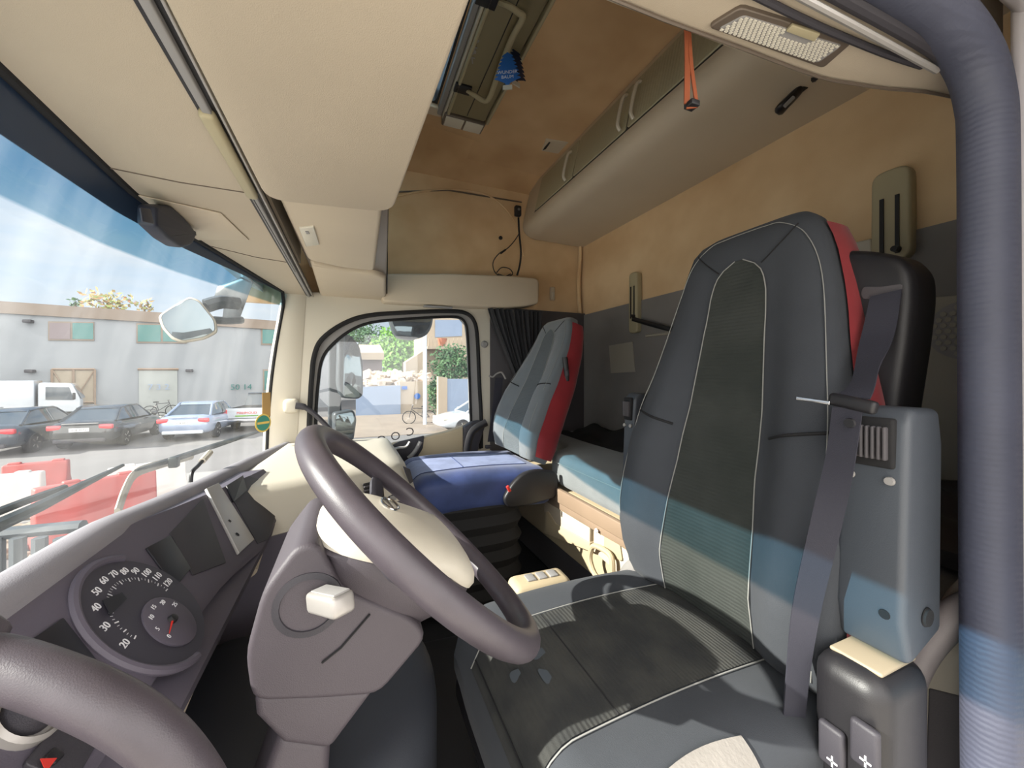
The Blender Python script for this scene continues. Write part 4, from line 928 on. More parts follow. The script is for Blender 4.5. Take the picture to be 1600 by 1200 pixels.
# gear console with buttons beside the driver seat
gc = thing('gear_console', 'small tan gear lever console with buttons between the two seats', 'gear lever', (.9, -.42, -.62))
a, b = PX(812, 905, 'Z', -.50), PX(872, 893, 'Z', -.50)
ctr = (a + b) / 2; ax = (b - a); rt = rotZ(math.atan2(ax.y, ax.x))
MB().box(ctr + V((0, 0, -.028)), (.15, .075, .05), .018, rt, 4).build('console_body', 'storage', gc)
for k in range(3): MB().box(ctr + rt @ V((.035 - .03 * k, .0, -.001)), (.022, .03, .004), .0015, rt).build('console_button', 'greyp', gc)
MB().box(ctr + V((.02, 0, -.20)), (.08, .07, .34), .02, rt).build('console_stem', 'black', gc)
# white recline handle beside the seat
mb = MB(); mb.tube(smooth([PX(a, b, 'Y', -.66) for a, b in [(968, 914), (980, 893), (996, 880), (1012, 874)]], 4), .018, 10, flat=((0, 1, 0), .5)); t = mb.build('recline_lever', 'silver', label='pale curved recline lever between the driver seat and the bunk drawers', cat='lever')

# floor tunnel, dark rubber, left of the driver seat
def tun(u, v):
    y_ = lerp(.42, -.50, v); x_ = lerp(.85, 1.45, u); return (x_, lerp(.1, -.50, v), ZF + .005 + .12 * math.sin(PI * u) ** .5 * (1 - v) ** .35)
mbt = MB(); mbt.grid(tun, 24, 24); mbt.build('engine_tunnel', 'floorm', label='dark rubber covered floor hump between the pedals and the seats', cat='floor hump')
MB().prism(rround([V((.50, .32, -.985)), V((.50, .02, -.985)), V((.60, -.12, -.985)), V((.80, -.165, -.985)), V((1.0, -.12, -.985)), V((1.02, .32, -.985))], .12, 5), (0, 0, .43), .06, 5).build('floor_cover', 'podm2', label='curved slate floor moulding standing behind the steering column', cat='floor moulding', sharp=70)

# driver's entry handle, bottom right, and the wavy grey trim behind it
hp = [PX(a, b, 'Y', -.80) for a, b in [(1560, 945), (1520, 948), (1480, 972), (1440, 1020), (1415, 1080), (1405, 1150), (1402, 1260)]]
MB().tube(smooth(hp, 6), .020, 14).build('entry_handle', 'handle', label='thick taupe entry handle at the bottom right beside the door frame', cat='grab handle')
MB().prism(rround([PX(a, b, 'Y', -.83) for a, b in [(1440, 1200), (1445, 1000), (1470, 930), (1530, 870), (1560, 870), (1560, 1250)]], .02, 3), (0, -.02, 0), .006).build('pillar_trim', 'palegrey', label='pale grey lower pillar trim behind the taupe entry handle', cat='trim panel')
MB().prism([PX(a, b, 'Y', -.828) for a, b in [(1445, 1250), (1450, 1075), (1530, 1095), (1530, 1250)]], (0, -.01, 0), .003).build('dark_lower_trim', 'greyd', label='dark lower trim panel under the pale grey pillar trim', cat='trim panel')

# curtain by the passenger window
def curt(u, v):
    ztop, zbot = PX(800, 484, 'X', 2.13).z, PX(800, 640, 'X', 2.13).z
    ya = PX(762, 500, 'X', 2.13).y; yb_ = PX(846, 500, 'X', 2.13).y
    y1 = lerp(ya, PX(826, 600, 'X', 2.13).y, v ** 1.1); y2 = lerp(yb_, PX(842, 600, 'X', 2.13).y, v)
    amp = .016 * (1 - .3 * v)
    return (2.125 + amp * math.sin(u * 2 * PI * 11 + math.sin(v * 3) * .8) + .006 * math.sin(u * 23 + v * 6), lerp(y1, y2, u) + .004 * math.sin(u * 2 * PI * 5.5 + v), lerp(ztop, zbot, v))
MB().grid(curt, 160, 24, (.002, 0, 0)).build('window_curtain', 'curtain', label='gathered black curtain hanging behind the passenger window', cat='curtain')
mb = MB(); c = PX(772, 587, 'X', 2.10)
mb.tube(smooth([PX(a, b, 'X', 2.1) for a, b in [(764, 587), (770, 589), (776, 584), (784, 582), (790, 592)]], 4), .005, 6); mb.build('curtain_tieback', 'silver', label='small pale tie-back clip on the pillar edge of the black curtain', cat='clip')

# cable from the locker corner down to the cream shelf
cbm = thing('charging_cable', 'black cable with a square socket hanging from the rear locker corner', 'cable', tuple(PX(806, 430, 'X', 2.1)))
p = PX(809, 330, 'X', 2.12); MB().box(p, (.03, .04, .062), .008).build('socket', 'black', cbm)
MB().lathe([(.008, 0), (.008, .003), (.006, .003), (.006, 0)], p + V((-.016, 0, .005)), (-1, 0, 0), 12).build('socket_ring', 'greyp', cbm)
def cx(l): return smooth([PX(a, b, 'X', 2.14) for a, b in l], 5)
MB().tube(cx([(810, 340), (811, 360), (812, 372), (814, 395), (812, 415), (808, 430)]), .0062, 8).build('cable', 'black', cbm)
MB().tube(cx([(811, 365), (804, 376), (793, 388), (780, 396), (771, 408), (771, 420), (777, 429), (788, 432), (798, 428)]), .003, 8).build('thin_cable', 'black', cbm)
MB().tube(cx([(790, 390), (782, 396)]), .006, 8).build('cable_plug', 'black', cbm)
MB().tube(cx([(776, 426), (784, 418), (796, 420), (801, 428), (792, 432), (778, 428)]), .003, 8).build('cable_loop', 'black', cbm)

# air fresheners hanging from the hatch handle
def tree_card(name, label, ctr, ang, m, sz, text=None):
    ex, ez = V((math.cos(ang), math.sin(ang), 0)), UP
    T = thing(name, label, 'air freshener', tuple(ctr + UP * -sz), group=None)
    out = [(0, 1.0), (.12, .92)]
    n = 7
    for i in range(n):
        w_ = .25 + .45 * (i / (n - 1)) ** .8; z = .85 - 1.35 * i / n; out += [(w_, z), (w_ + .07, z - .06), (w_ * .8, z - .12)]
    pts = out + [(.12, -.62), (.12, -.72)]; pts += [(-a, b) for a, b in pts[::-1] if a > 0]
    nn = ex.cross(ez)
    MB().prism([ctr + ex * a * sz * .9 + ez * b * sz for a, b in pts], nn * .002).build('tree_card', m, T)
    MB().prism([ctr + nn * -.001 + ex * a * sz * .62 + ez * b * sz for a, b in [(-.4, -.72), (.4, -.72), (.4, -.95), (-.4, -.95)]], nn * .004).build('card_foot', 'cream2', T)
    if text:
        mb = MB()
        for k, s_ in enumerate(text): mb.text(s_, sz * .24, ctr + nn * .0024 + ez * sz * (-.05 - .25 * k), ex, ez, .0003)
        mb.build('card_lettering', 'white', T)
    MB().tube([ctr + ez * sz, ctr + ez * (sz + .04)], .001, 6).build('string', 'white', T)
tree_card('air_freshener', 'bright blue tree shaped air freshener with white lettering, hanging from the hatch handle', PT(793, 112, 1.40), math.atan2(RT.y, RT.x) - .1, 'bluecard', .070, ('WUNDER', 'BAUM'))
tree_card('air_freshener', 'navy tree shaped air freshener hanging just behind the bright blue one', PT(806, 106, 1.45), math.atan2(RT.y, RT.x) + .7, 'bluecard2', .072)

# orange strap loop
os_ = thing('strap_loop', 'thin orange strap loop with a black buckle hanging in front of the rear locker', 'strap', tuple(PT(1080, 165, .5)))
band([(PT(1073, 40, .49), RT), (PT(1074, 90, .5), RT), (PT(1073, 162, .5), RT)], .0035, 'strap', 'orange', os_)
band([(PT(1076, 40, .492), RT), (PT(1080, 100, .5), RT), (PT(1088, 160, .5), RT)], .0022, 'strap', 'orange', os_)
MB().box(PT(1081, 164, .5), (.014, .014, .007), .001).build('buckle', 'black', os_)
MB().tube([PT(1074, 158, .5), PT(1073, 169, .5), PT(1089, 167, .5), PT(1088, 156, .5)], .0015, 6).build('strap_end', 'orange', os_)

# black reading lamp under the rear locker
rlmp = thing('reading_lamp', 'small black reading lamp angled under the rear locker near the door shelf', 'lamp', tuple(PT(1238, 158, 1.2)))
MB().tube(smooth([PT(1214, 178, 1.2), PT(1222, 168, 1.19), PT(1240, 150, 1.18), PT(1252, 138, 1.17)], 4), [.010, .016, .021, .024, .026, .027, .026, .026, .024, .022, .020, .018, .014], 12, flat=(UP, .55)).build('lamp_head', 'black', rlmp)
MB().tube([PT(1252, 138, 1.17), PT(1268, 126, 1.16), PT(1275, 118, 1.12)], .012, 10).build('lamp_arm', 'black', rlmp)
MB().tube([PT(1226, 166, 1.165), PT(1240, 152, 1.155)], .006, 8).build('lamp_grey_strip', 'greyp', rlmp)  # grey strip along the black lamp head

# camera and sensor pod at the top of the windscreen
pod = thing('windscreen_sensor', 'dark blue grey sensor pod fixed to the top edge of the windscreen', 'sensor', tuple(PX(245, 350, 'Y', .43)))
q = [PX(a, b, 'Y', .425) for a, b in [(212, 318), (240, 318), (262, 336), (284, 362), (276, 380), (258, 385), (236, 372), (212, 350)]]
MB().prism(rround(q, .01, 3), (0, -.035, 0), .008).build('pod_body', 'podm', pod)
MB().prism([PX(a, b, 'Y', .389) for a, b in [(216, 324), (232, 326), (238, 350), (220, 346)]], (0, -.004, 0), .002).build('pod_cover', 'podm', pod)

# windscreen stickers
def stk(name, label, cxp, cyp, rr_, m, m2):
    y_ = .35; c = PX(cxp, cyp, 'Y', y_); nrm_ = V((-.45, -.9, 0)).normalized(); c = c + nrm_ * .0
    t = thing(name, label, 'sticker', tuple(c)); return t, c, nrm_
t, c, nn = stk('windscreen_sticker', 'round yellow and teal sticker low on the windscreen by the pillar', 411, 662, .03, 0, 0)
cS = PX(411, 661, 'X', 2.02); NN = V((-.6, -.8, 0)).normalized()
MB().lathe([(0, 0), (.041, 0), (.041, .001), (0, .001)], cS, NN, 28).build('sticker_rim', 'stick2', t)
MB().lathe([(0, 0), (.034, 0), (.034, .0006), (0, .0006)], cS + NN * .001, NN, 28).build('sticker_field', 'stick3', t)
exs = V((NN.y, -NN.x, 0)) * -1
MB().prism([cS + NN * .0018 + exs * a + UP * b for a, b in [(-.03, -.004), (.03, -.004), (.03, .006), (-.03, .006)]], NN * .0004).build('sticker_band', 'stick2', t)
t2 = thing('windscreen_sticker', 'tan rectangular sticker just above the round windscreen sticker', 'sticker', tuple(PX(415, 632, 'X', 2.03)))
c2 = PX(416, 632, 'X', 2.06)
MB().prism([c2 + exs * a + UP * b for a, b in [(-.022, -.055), (.022, -.055), (.022, .055), (-.022, .055)]], NN * .001).build('sticker_sheet', 'stick1', t2)
# ============================================================ OUTSIDE
ZG = -2.6
M['asphalt'] = mat('asphalt', '#6f6d6c', .9, .3, 8, .12, .6)
M['sand'] = mat('sandy_ground', '#8f8274', .95, .3, 6, .15, .8)
M['facade'] = mat('grey_render', '#8d9196', .9, .1, 20, .06, .5)
M['parapet'] = mat('parapet_band', '#85796f', .9, .1, 20, .1, 1)
M['teal'] = mat('teal_pane', '#1f6663', .2, coat=.5); M['brownp'] = mat('brown_pane', '#75696c', .4)
M['gate'] = mat('tan_gate_metal', '#988c7a', .7, .1, 20, .12, 2); M['gatef'] = mat('brown_gate_frame', '#8b7765', .7)
M['gate2'] = mat('pale_gate_metal', '#9a9e9c', .7, .1, 20, .1, 1)
M['carblack'] = mat('black_car_paint', '#23262b', .25, coat=1); M['carnavy'] = mat('dark_blue_car_paint', '#2a3440', .25, coat=1)
M['carsilver'] = mat('silver_car_paint', '#8f9cb4', .25, coat=1, metal=.2); M['carwhite'] = mat('white_car_paint', '#bfc4ca', .25, coat=1)
M['carglass'] = mat('car_glass', '#39434c', .06, coat=1); M['cartail'] = mat('red_tail_lamp', '#c8323c', .25, coat=1)
M['tyre'] = mat('tyre_rubber', '#1b1b1d', .85); M['plate'] = mat('number_plate', '#e6e6e6', .5)
M['barred'] = mat('red_barrier_plastic', '#a8504c', .6, .2, 12, 0, 2.5, hex2='#964a46'); M['barwhite'] = mat('white_barrier_plastic', '#c4bdb8', .6, .2, 12, .08, 3)
M['leaf'] = mat('green_leaf', '#7fae4e', .8, 0, 1, 0, 1.5, hex2='#4e7d38'); M['leafd'] = mat('dark_leaf', '#54764c', .8, 0, 1, 0, 1.5, hex2='#35553a'); M['leafr'] = mat('dry_leaf', '#b07a62', .8, 0, 1, 0, 6, hex2='#7f9a55')
M['bark'] = mat('bark', '#6d5a48', .9)
M['wallblue'] = mat('pale_blue_gate_and_shade', '#8798b2', .7, 0, 1, .06, 1); M['wallbeige'] = mat('beige_wall', '#b0a290', .9, .1, 10, .06, 1)  # the pale blue also carries the painted shade of the boundary wall
M['junk'] = mat('junk_pile', '#b09a86', .9, 0, 1, 0, 3, hex2='#d9d2c8'); M['mirrorshell'] = mat('mirror_housing', '#4c5256', .4)
M['pipe'] = mat('painted_pole', '#c3c9d2', .4); M['concrete'] = mat('concrete', '#8a8886', .9, .2, 20, .1, 3)
M['wiper'] = mat('wiper_black', '#27302f', .5); M['brick'] = mat('flower_pot', '#a86a50', .8)
struct('ground_bounce', MB().box((-5, 0, ZG + .01), (12, 40, .02)), mat('pale_bounce_ground', '#e0d8ca', .9, .2, 20, .08, 2))  # pale ground added out of view to bounce sunlight up into the cab
mg = MB(); mg.box((60, 0, ZG - .05), (180, 200, .1)); struct('ground_road', mg, 'asphalt')
MB().prism([V((16.5, -30, ZG)), V((25.9, -30, ZG)), V((25.9, 2.2, ZG)), V((17, 2.2, ZG))], (0, 0, .02)).build('sandy_verge', 'sand', label='pale sandy ground in front of the blue gate seen through the passenger window', cat='ground')
MB().prism([V((9.5, -8, ZG)), V((12.6, -8, ZG)), V((12.6, 24, ZG)), V((9.5, 24, ZG))], (0, 0, .006)).build('paved_lane', 'concrete', label='paler concrete lane between the barriers and the parked cars', cat='lane')

# long two storey building
FO = V((30.4, 15.1, 0)); FE = V((.247, -.969, 0)); FNn = V((-.969, -.247, 0))
def fx(px, py, off=0): return PQ(px, py, FO + FNn * off, FNn)
def fq(px, off=0): return [fx(a, b, off) for a, b in px]
bd = thing('warehouse_building', 'long grey two storey warehouse with teal windows and metal gates across the street', 'building', (30.4, 15.1, ZG))
a, b = FO - FE * 22, FO + FE * 14.3
MB().prism([a + UP * ZG, b + UP * ZG, b + UP * 3.35, a + UP * 3.35], -FNn * 9).build('wall', 'facade', bd)
MB().prism([a + UP * 3.3 + FNn * .15, b + UP * 3.3 + FNn * .15, b + UP * 3.95 + FNn * .15, a + UP * 3.95 + FNn * .15], -FNn * 9.2).build('parapet', 'parapet', bd)
def win(x0, x1, y0_, y1_, mats, slope=0):
    n = len(mats)
    f = MB().prism(fq([(x0, y0_), (x1, y0_ + slope), (x1, y1_ + slope * .6), (x0, y1_)], .06), -FNn * .12, .01).build('window', 'parapet', bd)
    w_ = (x1 - x0) / n
    for k, m in enumerate(mats):
        a_, b_ = x0 + k * w_ + 2.2, x0 + (k + 1) * w_ - 1.4
        MB().prism(fq([(a_, y0_ + 2.5), (b_, y0_ + 2.5 + slope * .5), (b_, y1_ - 2.5 + slope * .5), (a_, y1_ - 2.5)], .09), -FNn * .08).build('pane', m, f)
win(75, 147, 502, 532, ['brownp', 'teal'], 1); win(213, 292, 505, 536, ['teal', 'teal'], 1)
win(-60, -5, 498, 529, ['teal', 'teal'], 1); win(408, 462, 512, 539, ['teal', 'teal'], 1); win(411, 450, 577, 612, ['teal'], 1)
def gate(x0, x1, y0_, y1_, m):
    g = MB().prism(fq([(x0, y0_), (x1, y0_), (x1, y1_), (x0, y1_)], .08), -FNn * .1).build('gate', m, bd); xm = (x0 + x1) / 2; ym = y0_ + (y1_ - y0_) * .62
    for seg in ([(x0, y0_), (x1, y0_)], [(x0, y0_), (x0, y1_)], [(x1, y0_), (x1, y1_)], [(xm, y0_), (xm, y1_)], [(x0, ym), (x1, ym)]): MB().tube(fq(seg, .12), .06, 4).build('gate_bar', 'gatef', g)
    for p, q in (((x0, y0_), (xm, ym)), ((xm, ym), (x1, y0_)), ((x0, y1_), (xm, ym)), ((xm, ym), (x1, y1_))): MB().tube(fq([p, q], .12), .03, 4).build('gate_brace', 'gatef', g)
    return g
gate(81, 148, 577, 660, 'gate')
g2 = MB().prism(fq([(217, 578), (277, 578), (277, 660), (217, 660)], .08), -FNn * .1).build('gate', 'gate2', bd)
MB().tube(fq([(215, 577), (279, 577)], .12), .07, 4).build('gate_bar', 'gatef', g2)
mb = MB(); o = fx(248, 605, .2); mb.text('7 3 2', .5, o, FE, UP, .01); mb.build('gate_number', 'wallblue', g2)
o = fx(377, 605, .1); MB().text('50 14', .55, o, FE, UP, .01).build('wall_number', 'teal', bd)
for a, b in ((44, 502), (47, 580), (296, 579)): MB().box(fx(a, b, .2), (.3, .35, .18), .04).build('wall_lamp', 'dark', bd)

def tree(name, label, base, ctr, rad, n, m, trunk=True, group=None, sz=.22):
    T = thing(name, label, 'tree', tuple(base), group=group)
    rnd = random.Random(hash(label) % 999 + n if False else len(label) * 7 + n); mb = MB(); vs = []; fs = []
    for i in range(n):
        while True:
            p = V((rnd.uniform(-1, 1), rnd.uniform(-1, 1), rnd.uniform(-1, 1)))
            if .35 < p.length < 1: break
        k = 1 + .22 * math.sin(p.x * 5 + p.z * 4) ; c = V(ctr) + V((p.x * rad[0], p.y * rad[1], p.z * rad[2])) * k
        u = V((rnd.uniform(-1, 1), rnd.uniform(-1, 1), rnd.uniform(-1, 1))).normalized() * sz; v = u.orthogonal().normalized() * sz * .6
        q = len(vs); vs += [c - u, c + v, c + u, c - v]; fs.append((q, q + 1, q + 2, q + 3))
    mb.add(vs, fs); mb.build('foliage', m, T)
    if trunk: MB().tube([V(base), V(base) * .5 + V(ctr) * .5 + V((.1, .1, 0)), V(ctr)], [.2, .15, .05], 8).build('trunk', 'bark', T)
    return T
def g_at(px, py, X=None): d = ray(px, py); return d * (ZG / d.z)
c = fx(168, 470, -3); tree('roof_shrub', 'reddish shrub top showing above the warehouse parapet', c - UP * 6, c, (.9, 1.3, .7), 160, 'leafr', sz=.2)
c = fx(226, 477, -3); tree('roof_shrub', 'small green shrub tip above the parapet right of the reddish one', c - UP * 6, c, (.3, .5, .5), 50, 'leafr', sz=.18)
c = fx(118, 474, -3); tree('roof_shrub', 'tiny pale shrub tip above the parapet left of the reddish one', c - UP * 6, c, (.2, .3, .4), 30, 'leafd', sz=.15)

# ------------------------------------------------------------ vehicles
def ring_box(x, zb, zt, hw, n=24, e=4.5):
    o = []; zc_, hz = (zb + zt) / 2, (zt - zb) / 2
    for i in range(n):
        a = 2 * PI * i / n; ca, sa = math.cos(a), math.sin(a)
        o.append(V((x, hw * math.copysign(abs(ca) ** (2 / e), ca), zc_ + hz * math.copysign(abs(sa) ** (2 / e), sa))))
    return o
def wheel(T, x, y, r=.32):
    s_ = 1 if y > 0 else -1
    w_ = MB().lathe([(r * .62, .0), (r * .95, .0), (r, .03), (r, .17), (r * .95, .2), (r * .62, .2)], (x, y - s_ * .19, r), (0, s_, 0), 24).build('wheel', 'tyre', T)
    mb = MB(); mb.lathe([(0, .14), (r * .2, .16), (r * .25, .12), (r * .64, .13), (r * .66, .17), (r * .60, .10), (0, .10)], (x, y - s_ * .17, r), (0, s_, 0), 20)
    for k in range(5):
        a = 2 * PI * k / 5; mb.tube([V((x, y - s_ * .02, r)), V((x + math.cos(a) * r * .6, y - s_ * .01, r + math.sin(a) * r * .6))], .03, 6)
    mb.build('hub', 'silver', w_)
def sedan(name, label, pos, rz, paint, Lh=2.25, hw=.86, H=1.44):
    T = thing(name, label, 'car', pos, local=True, rz=rz)
    st = [(-Lh, .42, .72, .60), (-Lh + .05, .32, .86, .74), (-Lh + .22, .26, .98, hw - .02), (-1.5, .22, 1.0, hw), (-.6, .2, .97, hw), (.6, .2, .95, hw), (1.2, .22, .92, hw), (1.7, .24, .84, hw - .03), (Lh - .15, .28, .74, hw - .12), (Lh, .36, .62, .6)]
    MB().loft([ring_box(*q) for q in st]).build('body', paint, T, sharp=60)
    # greenhouse: glass block inside, painted roof and pillars outside
    gb = [(-1.72, .95, hw - .14), (-1.3, .97, hw - .08), (.4, .95, hw - .06), (1.12, .90, hw - .16)]; gt = [(-1.02, H - .08, hw - .30), (-.75, H - .03, hw - .26), (.05, H - .02, hw - .24), (.35, H - .07, hw - .30)]
    mb = MB(); mb.loft([[V((x, y * s_, z)) for (x, z, y) in gb for s_ in (1,)] + [V((x, -y, z)) for (x, z, y) in gb[::-1]], [V((x, y, z)) for (x, z, y) in gt] + [V((x, -y, z)) for (x, z, y) in gt[::-1]]])
    mb.build('windows', 'carglass', T, sharp=20)
    mb = MB()
    mb.loft([[V((x, y, z)) for x, y, z in r_] for r_ in ([(-1.06, -.50, H - .085), (-1.06, .50, H - .085), (-1.0, .5, H - .07), (-1.0, -.5, H - .07)], [(-.75, -.60, H - .02), (-.75, .60, H - .02), (-.75, .56, H + .01), (-.75, -.56, H + .01)], [(.0, -.62, H - .02), (.0, .62, H - .02), (.0, .58, H + .01), (.0, -.58, H + .01)], [(.38, -.52, H - .075), (.38, .52, H - .075), (.33, .5, H - .05), (.33, -.5, H - .05)])])
    mb.build('roof', paint, T, sharp=50)
    for s_ in (1, -1):
        for k, (a_, b_) in enumerate((((gb[0][0], s_ * gb[0][2], gb[0][1]), (gt[0][0], s_ * gt[0][2], gt[0][1])), ((gb[3][0], s_ * gb[3][2], gb[3][1]), (gt[3][0], s_ * gt[3][2], gt[3][1])), ((-.25, s_ * (hw - .07), .96), (-.3, s_ * (hw - .25), H - .03)))):
            MB().tube([V(a_), V(b_)], .045 if k < 2 else .03, 8).build('pillar', paint if k < 2 else 'carglass', T)
        MB().tube([V((-1.05, s_ * (hw - .27), H - .07)), V((-.75, s_ * (hw - .245), H - .02)), V((.05, s_ * (hw - .235), H - .01)), V((.36, s_ * (hw - .29), H - .07))], .03, 8).build('roof_rail', paint, T)
        MB().box((-Lh + .10, s_ * (hw - .22), .80), (.16, .36, .17), .04).build('tail_lamp', 'cartail', T)
        MB().box((Lh - .16, s_ * (hw - .26), .66), (.22, .30, .12), .04).build('head_lamp', 'lens', T)
        MB().box((.85, s_ * (hw + .06), .98), (.14, .18, .12), .04).build('side_mirror', paint, T)
        for x in (-1.32, 1.35): wheel(T, x, s_ * (hw + .01))
    p_ = MB().box((-Lh - .005, 0, .72), (.02, .50, .12), .005).build('number_plate', 'plate', T)
    mb = MB(); mb.text('118 3072', .10, (-Lh - .017, 0, .72), (0, -1, 0), UP, .001); mb.build('plate_characters', 'black', p_)
    MB().box((-Lh + .04, 0, .36), (.14, hw * 1.5, .14), .04).build('bumper', 'dark' if paint != 'carsilver' else 'carwhite', T)
    MB().box((-Lh + .06, 0, .93), (.06, .9, .02), .008).build('boot_edge', 'silver', T)
    return T
def ang(px, extra): d = ray(px, 600); return math.atan2(d.y, d.x) + math.radians(extra)
c = g_at(286, 690); d_ = V((math.cos(ang(286, -20)), math.sin(ang(286, -20)), 0)) * 2.2
sedan('sedan_car', 'silver blue sedan with red tail lamps parked in front of the warehouse', tuple(c + d_), ang(286, -20), 'carsilver')
c = g_at(125, 705); d_ = V((math.cos(ang(125, -24)), math.sin(ang(125, -24)), 0)) * 2.2
sedan('sedan_car', 'black sedan seen from behind, second parked car from the left', tuple(c + d_), ang(125, -24), 'carblack')
c = g_at(-10, 712); d_ = V((math.cos(ang(0, -26)), math.sin(ang(0, -26)), 0)) * 1.6
sedan('sedan_car', 'dark blue grey sedan cut by the left edge of the picture', tuple(c + d_), ang(0, -28), 'carnavy')
c = g_at(735, 672); sedan('sedan_car', 'pale blue white car seen side on through the passenger window', tuple(c + V((0, -.6, 0))), math.radians(97), 'carwhite')
# white light truck
T = thing('light_truck', 'white light truck with a box body behind the black sedans at the left', 'truck', tuple(g_at(20, 668)), local=True, rz=math.radians(-70))
MB().prism(rround([V((.9, -.85, .7)), V((2.3, -.85, .7)), V((2.3, -.85, 1.3)), V((2.0, -.85, 2.15)), V((.9, -.85, 2.2))], .12, 3), (0, 1.7, 0), .05).build('cab', 'carwhite', T)
for s_ in (1, -1): MB().prism([V((1.15, s_ * .87, 1.35)), V((2.08, s_ * .87, 1.3)), V((1.92, s_ * .87, 1.95)), V((1.15, s_ * .87, 1.98))], (0, s_ * .01, 0)).build('cab_window', 'carglass', T)
MB().prism([V((2.29, -.7, 1.35)), V((2.29, .7, 1.35)), V((2.06, .7, 2.0)), V((2.06, -.7, 2.0))], (.03, 0, .01)).build('windscreen', 'carglass', T)
MB().box((-1.2, 0, 1.55), (4.0, 1.9, 1.5), .05).build('box_body', 'carwhite', T); MB().box((-.2, 0, .6), (4.6, .8, .25), .03).build('chassis', 'dark', T)
MB().box((2.1, -1.05, 1.5), (.1, .16, .35), .03).build('side_mirror', 'black', T)
for x in (-1.7, 1.6):
    for s_ in (1, -1): wheel(T, x, s_ * .85, .38)
# pickup seen from behind
c = g_at(388, 674); a_ = ang(388, -16)
T = thing('pickup_truck', 'white pickup truck with a lettered tailgate parked right of the silver sedan', 'pickup truck', tuple(c + V((math.cos(a_), math.sin(a_), 0)) * 2.4), local=True, rz=a_)
MB().box((-1.5, 0, .82), (2.1, 1.75, .50), .06).build('load_bed', 'carwhite', T); MB().box((-1.5, 0, 1.045), (1.9, 1.5, .06), .02).build('bed_liner', 'matt', T)
MB().loft([ring_box(-.4, .45, 1.05, .86), ring_box(1.4, .4, 1.05, .86), ring_box(2.3, .45, .98, .82), ring_box(2.5, .5, .85, .7)]).build('cab_lower', 'carnavy', T)
MB().loft([[V((-.4, .78, 1.0)), V((1.35, .78, 1.0)), V((1.35, -.78, 1.0)), V((-.4, -.78, 1.0))], [V((-.2, .64, 1.62)), V((.7, .64, 1.62)), V((.7, -.64, 1.62)), V((-.2, -.64, 1.62))]]).build('cab_windows', 'carglass', T, sharp=20)
MB().box((.25, 0, 1.65), (1.0, 1.28, .07), .03).build('roof', 'carnavy', T)
tg_ = MB().box((-2.56, 0, .85), (.06, 1.62, .44), .02).build('tailgate', 'carwhite', T)
MB().box((-2.595, 0, .73), (.01, .9, .05)).build('green_band', 'leaf', tg_)
MB().text('MAHMOUD', .15, (-2.60, 0, .86), (0, -1, 0), UP, .002).build('tailgate_lettering', 'red2', tg_)
for s_ in (1, -1):
    MB().box((-2.56, s_ * .82, .86), (.08, .14, .32), .02).build('tail_lamp', 'cartail', T)
    for x in (-1.5, 1.6): wheel(T, x, s_ * .86, .36)
MB().box((-2.66, 0, .52), (.16, 1.7, .16), .04).build('bumper', 'chrome', T)

def bicycle(name, label, base, rz, sc=1):
    T = thing(name, label, 'bicycle', tuple(base), local=True, rz=rz)
    for x in (-.52, .52):
        w_ = MB().tube([V((x + .33 * math.cos(a), 0, .34 + .33 * math.sin(a))) for a in [2 * PI * i / 28 for i in range(28)]], .022, 6, closed=True).build('wheel', 'tyre', T)
        mb = MB()
        for k in range(8): a = 2 * PI * k / 8; mb.tube([V((x, 0, .34)), V((x + .32 * math.cos(a), 0, .34 + .32 * math.sin(a)))], .004, 4)
        mb.build('spokes', 'silver', w_)
    mb = MB()
    for p in ([(-.52, .34), (-.12, .38)], [(-.12, .38), (-.22, .85)], [(-.22, .80), (.34, .82)], [(-.12, .38), (.36, .74)], [(-.52, .34), (-.2, .78)], [(.52, .34), (.33, .95)]): mb.tube([V((a, 0, b)) for a, b in p], .018, 6)
    mb.build('frame', 'dark', T); MB().box((-.24, 0, .90), (.26, .14, .06), .025).build('saddle', 'matt', T)
    MB().tube(smooth([V((.38, -.28, .98)), V((.30, -.15, 1.0)), V((.33, 0, .96)), V((.30, .15, 1.0)), V((.38, .28, .98))], 3), .014, 6).build('handlebar', 'silver', T)
c = g_at(229, 666); bicycle('bicycle', 'dark bicycle leaning between the black sedan and the silver sedan', c, math.radians(-75)); 
c = fx(252, 652, 1.2); bicycle('bicycle', 'bicycle leaning on the warehouse wall behind the silver sedan', V((c.x, c.y, ZG)), math.atan2(FE.y, FE.x))

# ------------------------------------------------------------ barriers
def barrier(name, label, base, rz, m, L_=1.3, h=.95):
    T = thing(name, label, 'barrier', tuple(base), local=True, rz=rz)
    prof = [(-.30, 0), (.30, 0), (.30, .18), (.14, .42), (.10, h), (-.10, h), (-.14, .42), (-.30, .18)]
    MB().prism([V((-L_ / 2, a, b)) for a, b in prof], (L_, 0, 0), .03).build('shell', m, T)
    for x in (-.3, .3): MB().box((x, 0, h + .01), (.18, .12, .05), .02).build('filler_cap', m, T)
barrier('road_barrier', 'large faded red plastic road barrier, the nearest one', g_at(155, 840), math.radians(-52), 'barred', 1.35, .95)
barrier('road_barrier', 'pink red plastic barrier at the left, beyond the wiper blade', g_at(58, 778), math.radians(-75), 'barred', .9, .75)
barrier('road_barrier', 'white plastic barrier at the left edge of the picture', g_at(-4, 812), math.radians(-80), 'barwhite', 1.1, .8)
barrier('road_barrier', 'white plastic barrier behind the nearest red barrier', g_at(232, 775), math.radians(-60), 'barwhite', 1.2, .7)
rnd = random.Random(3); mb = MB()
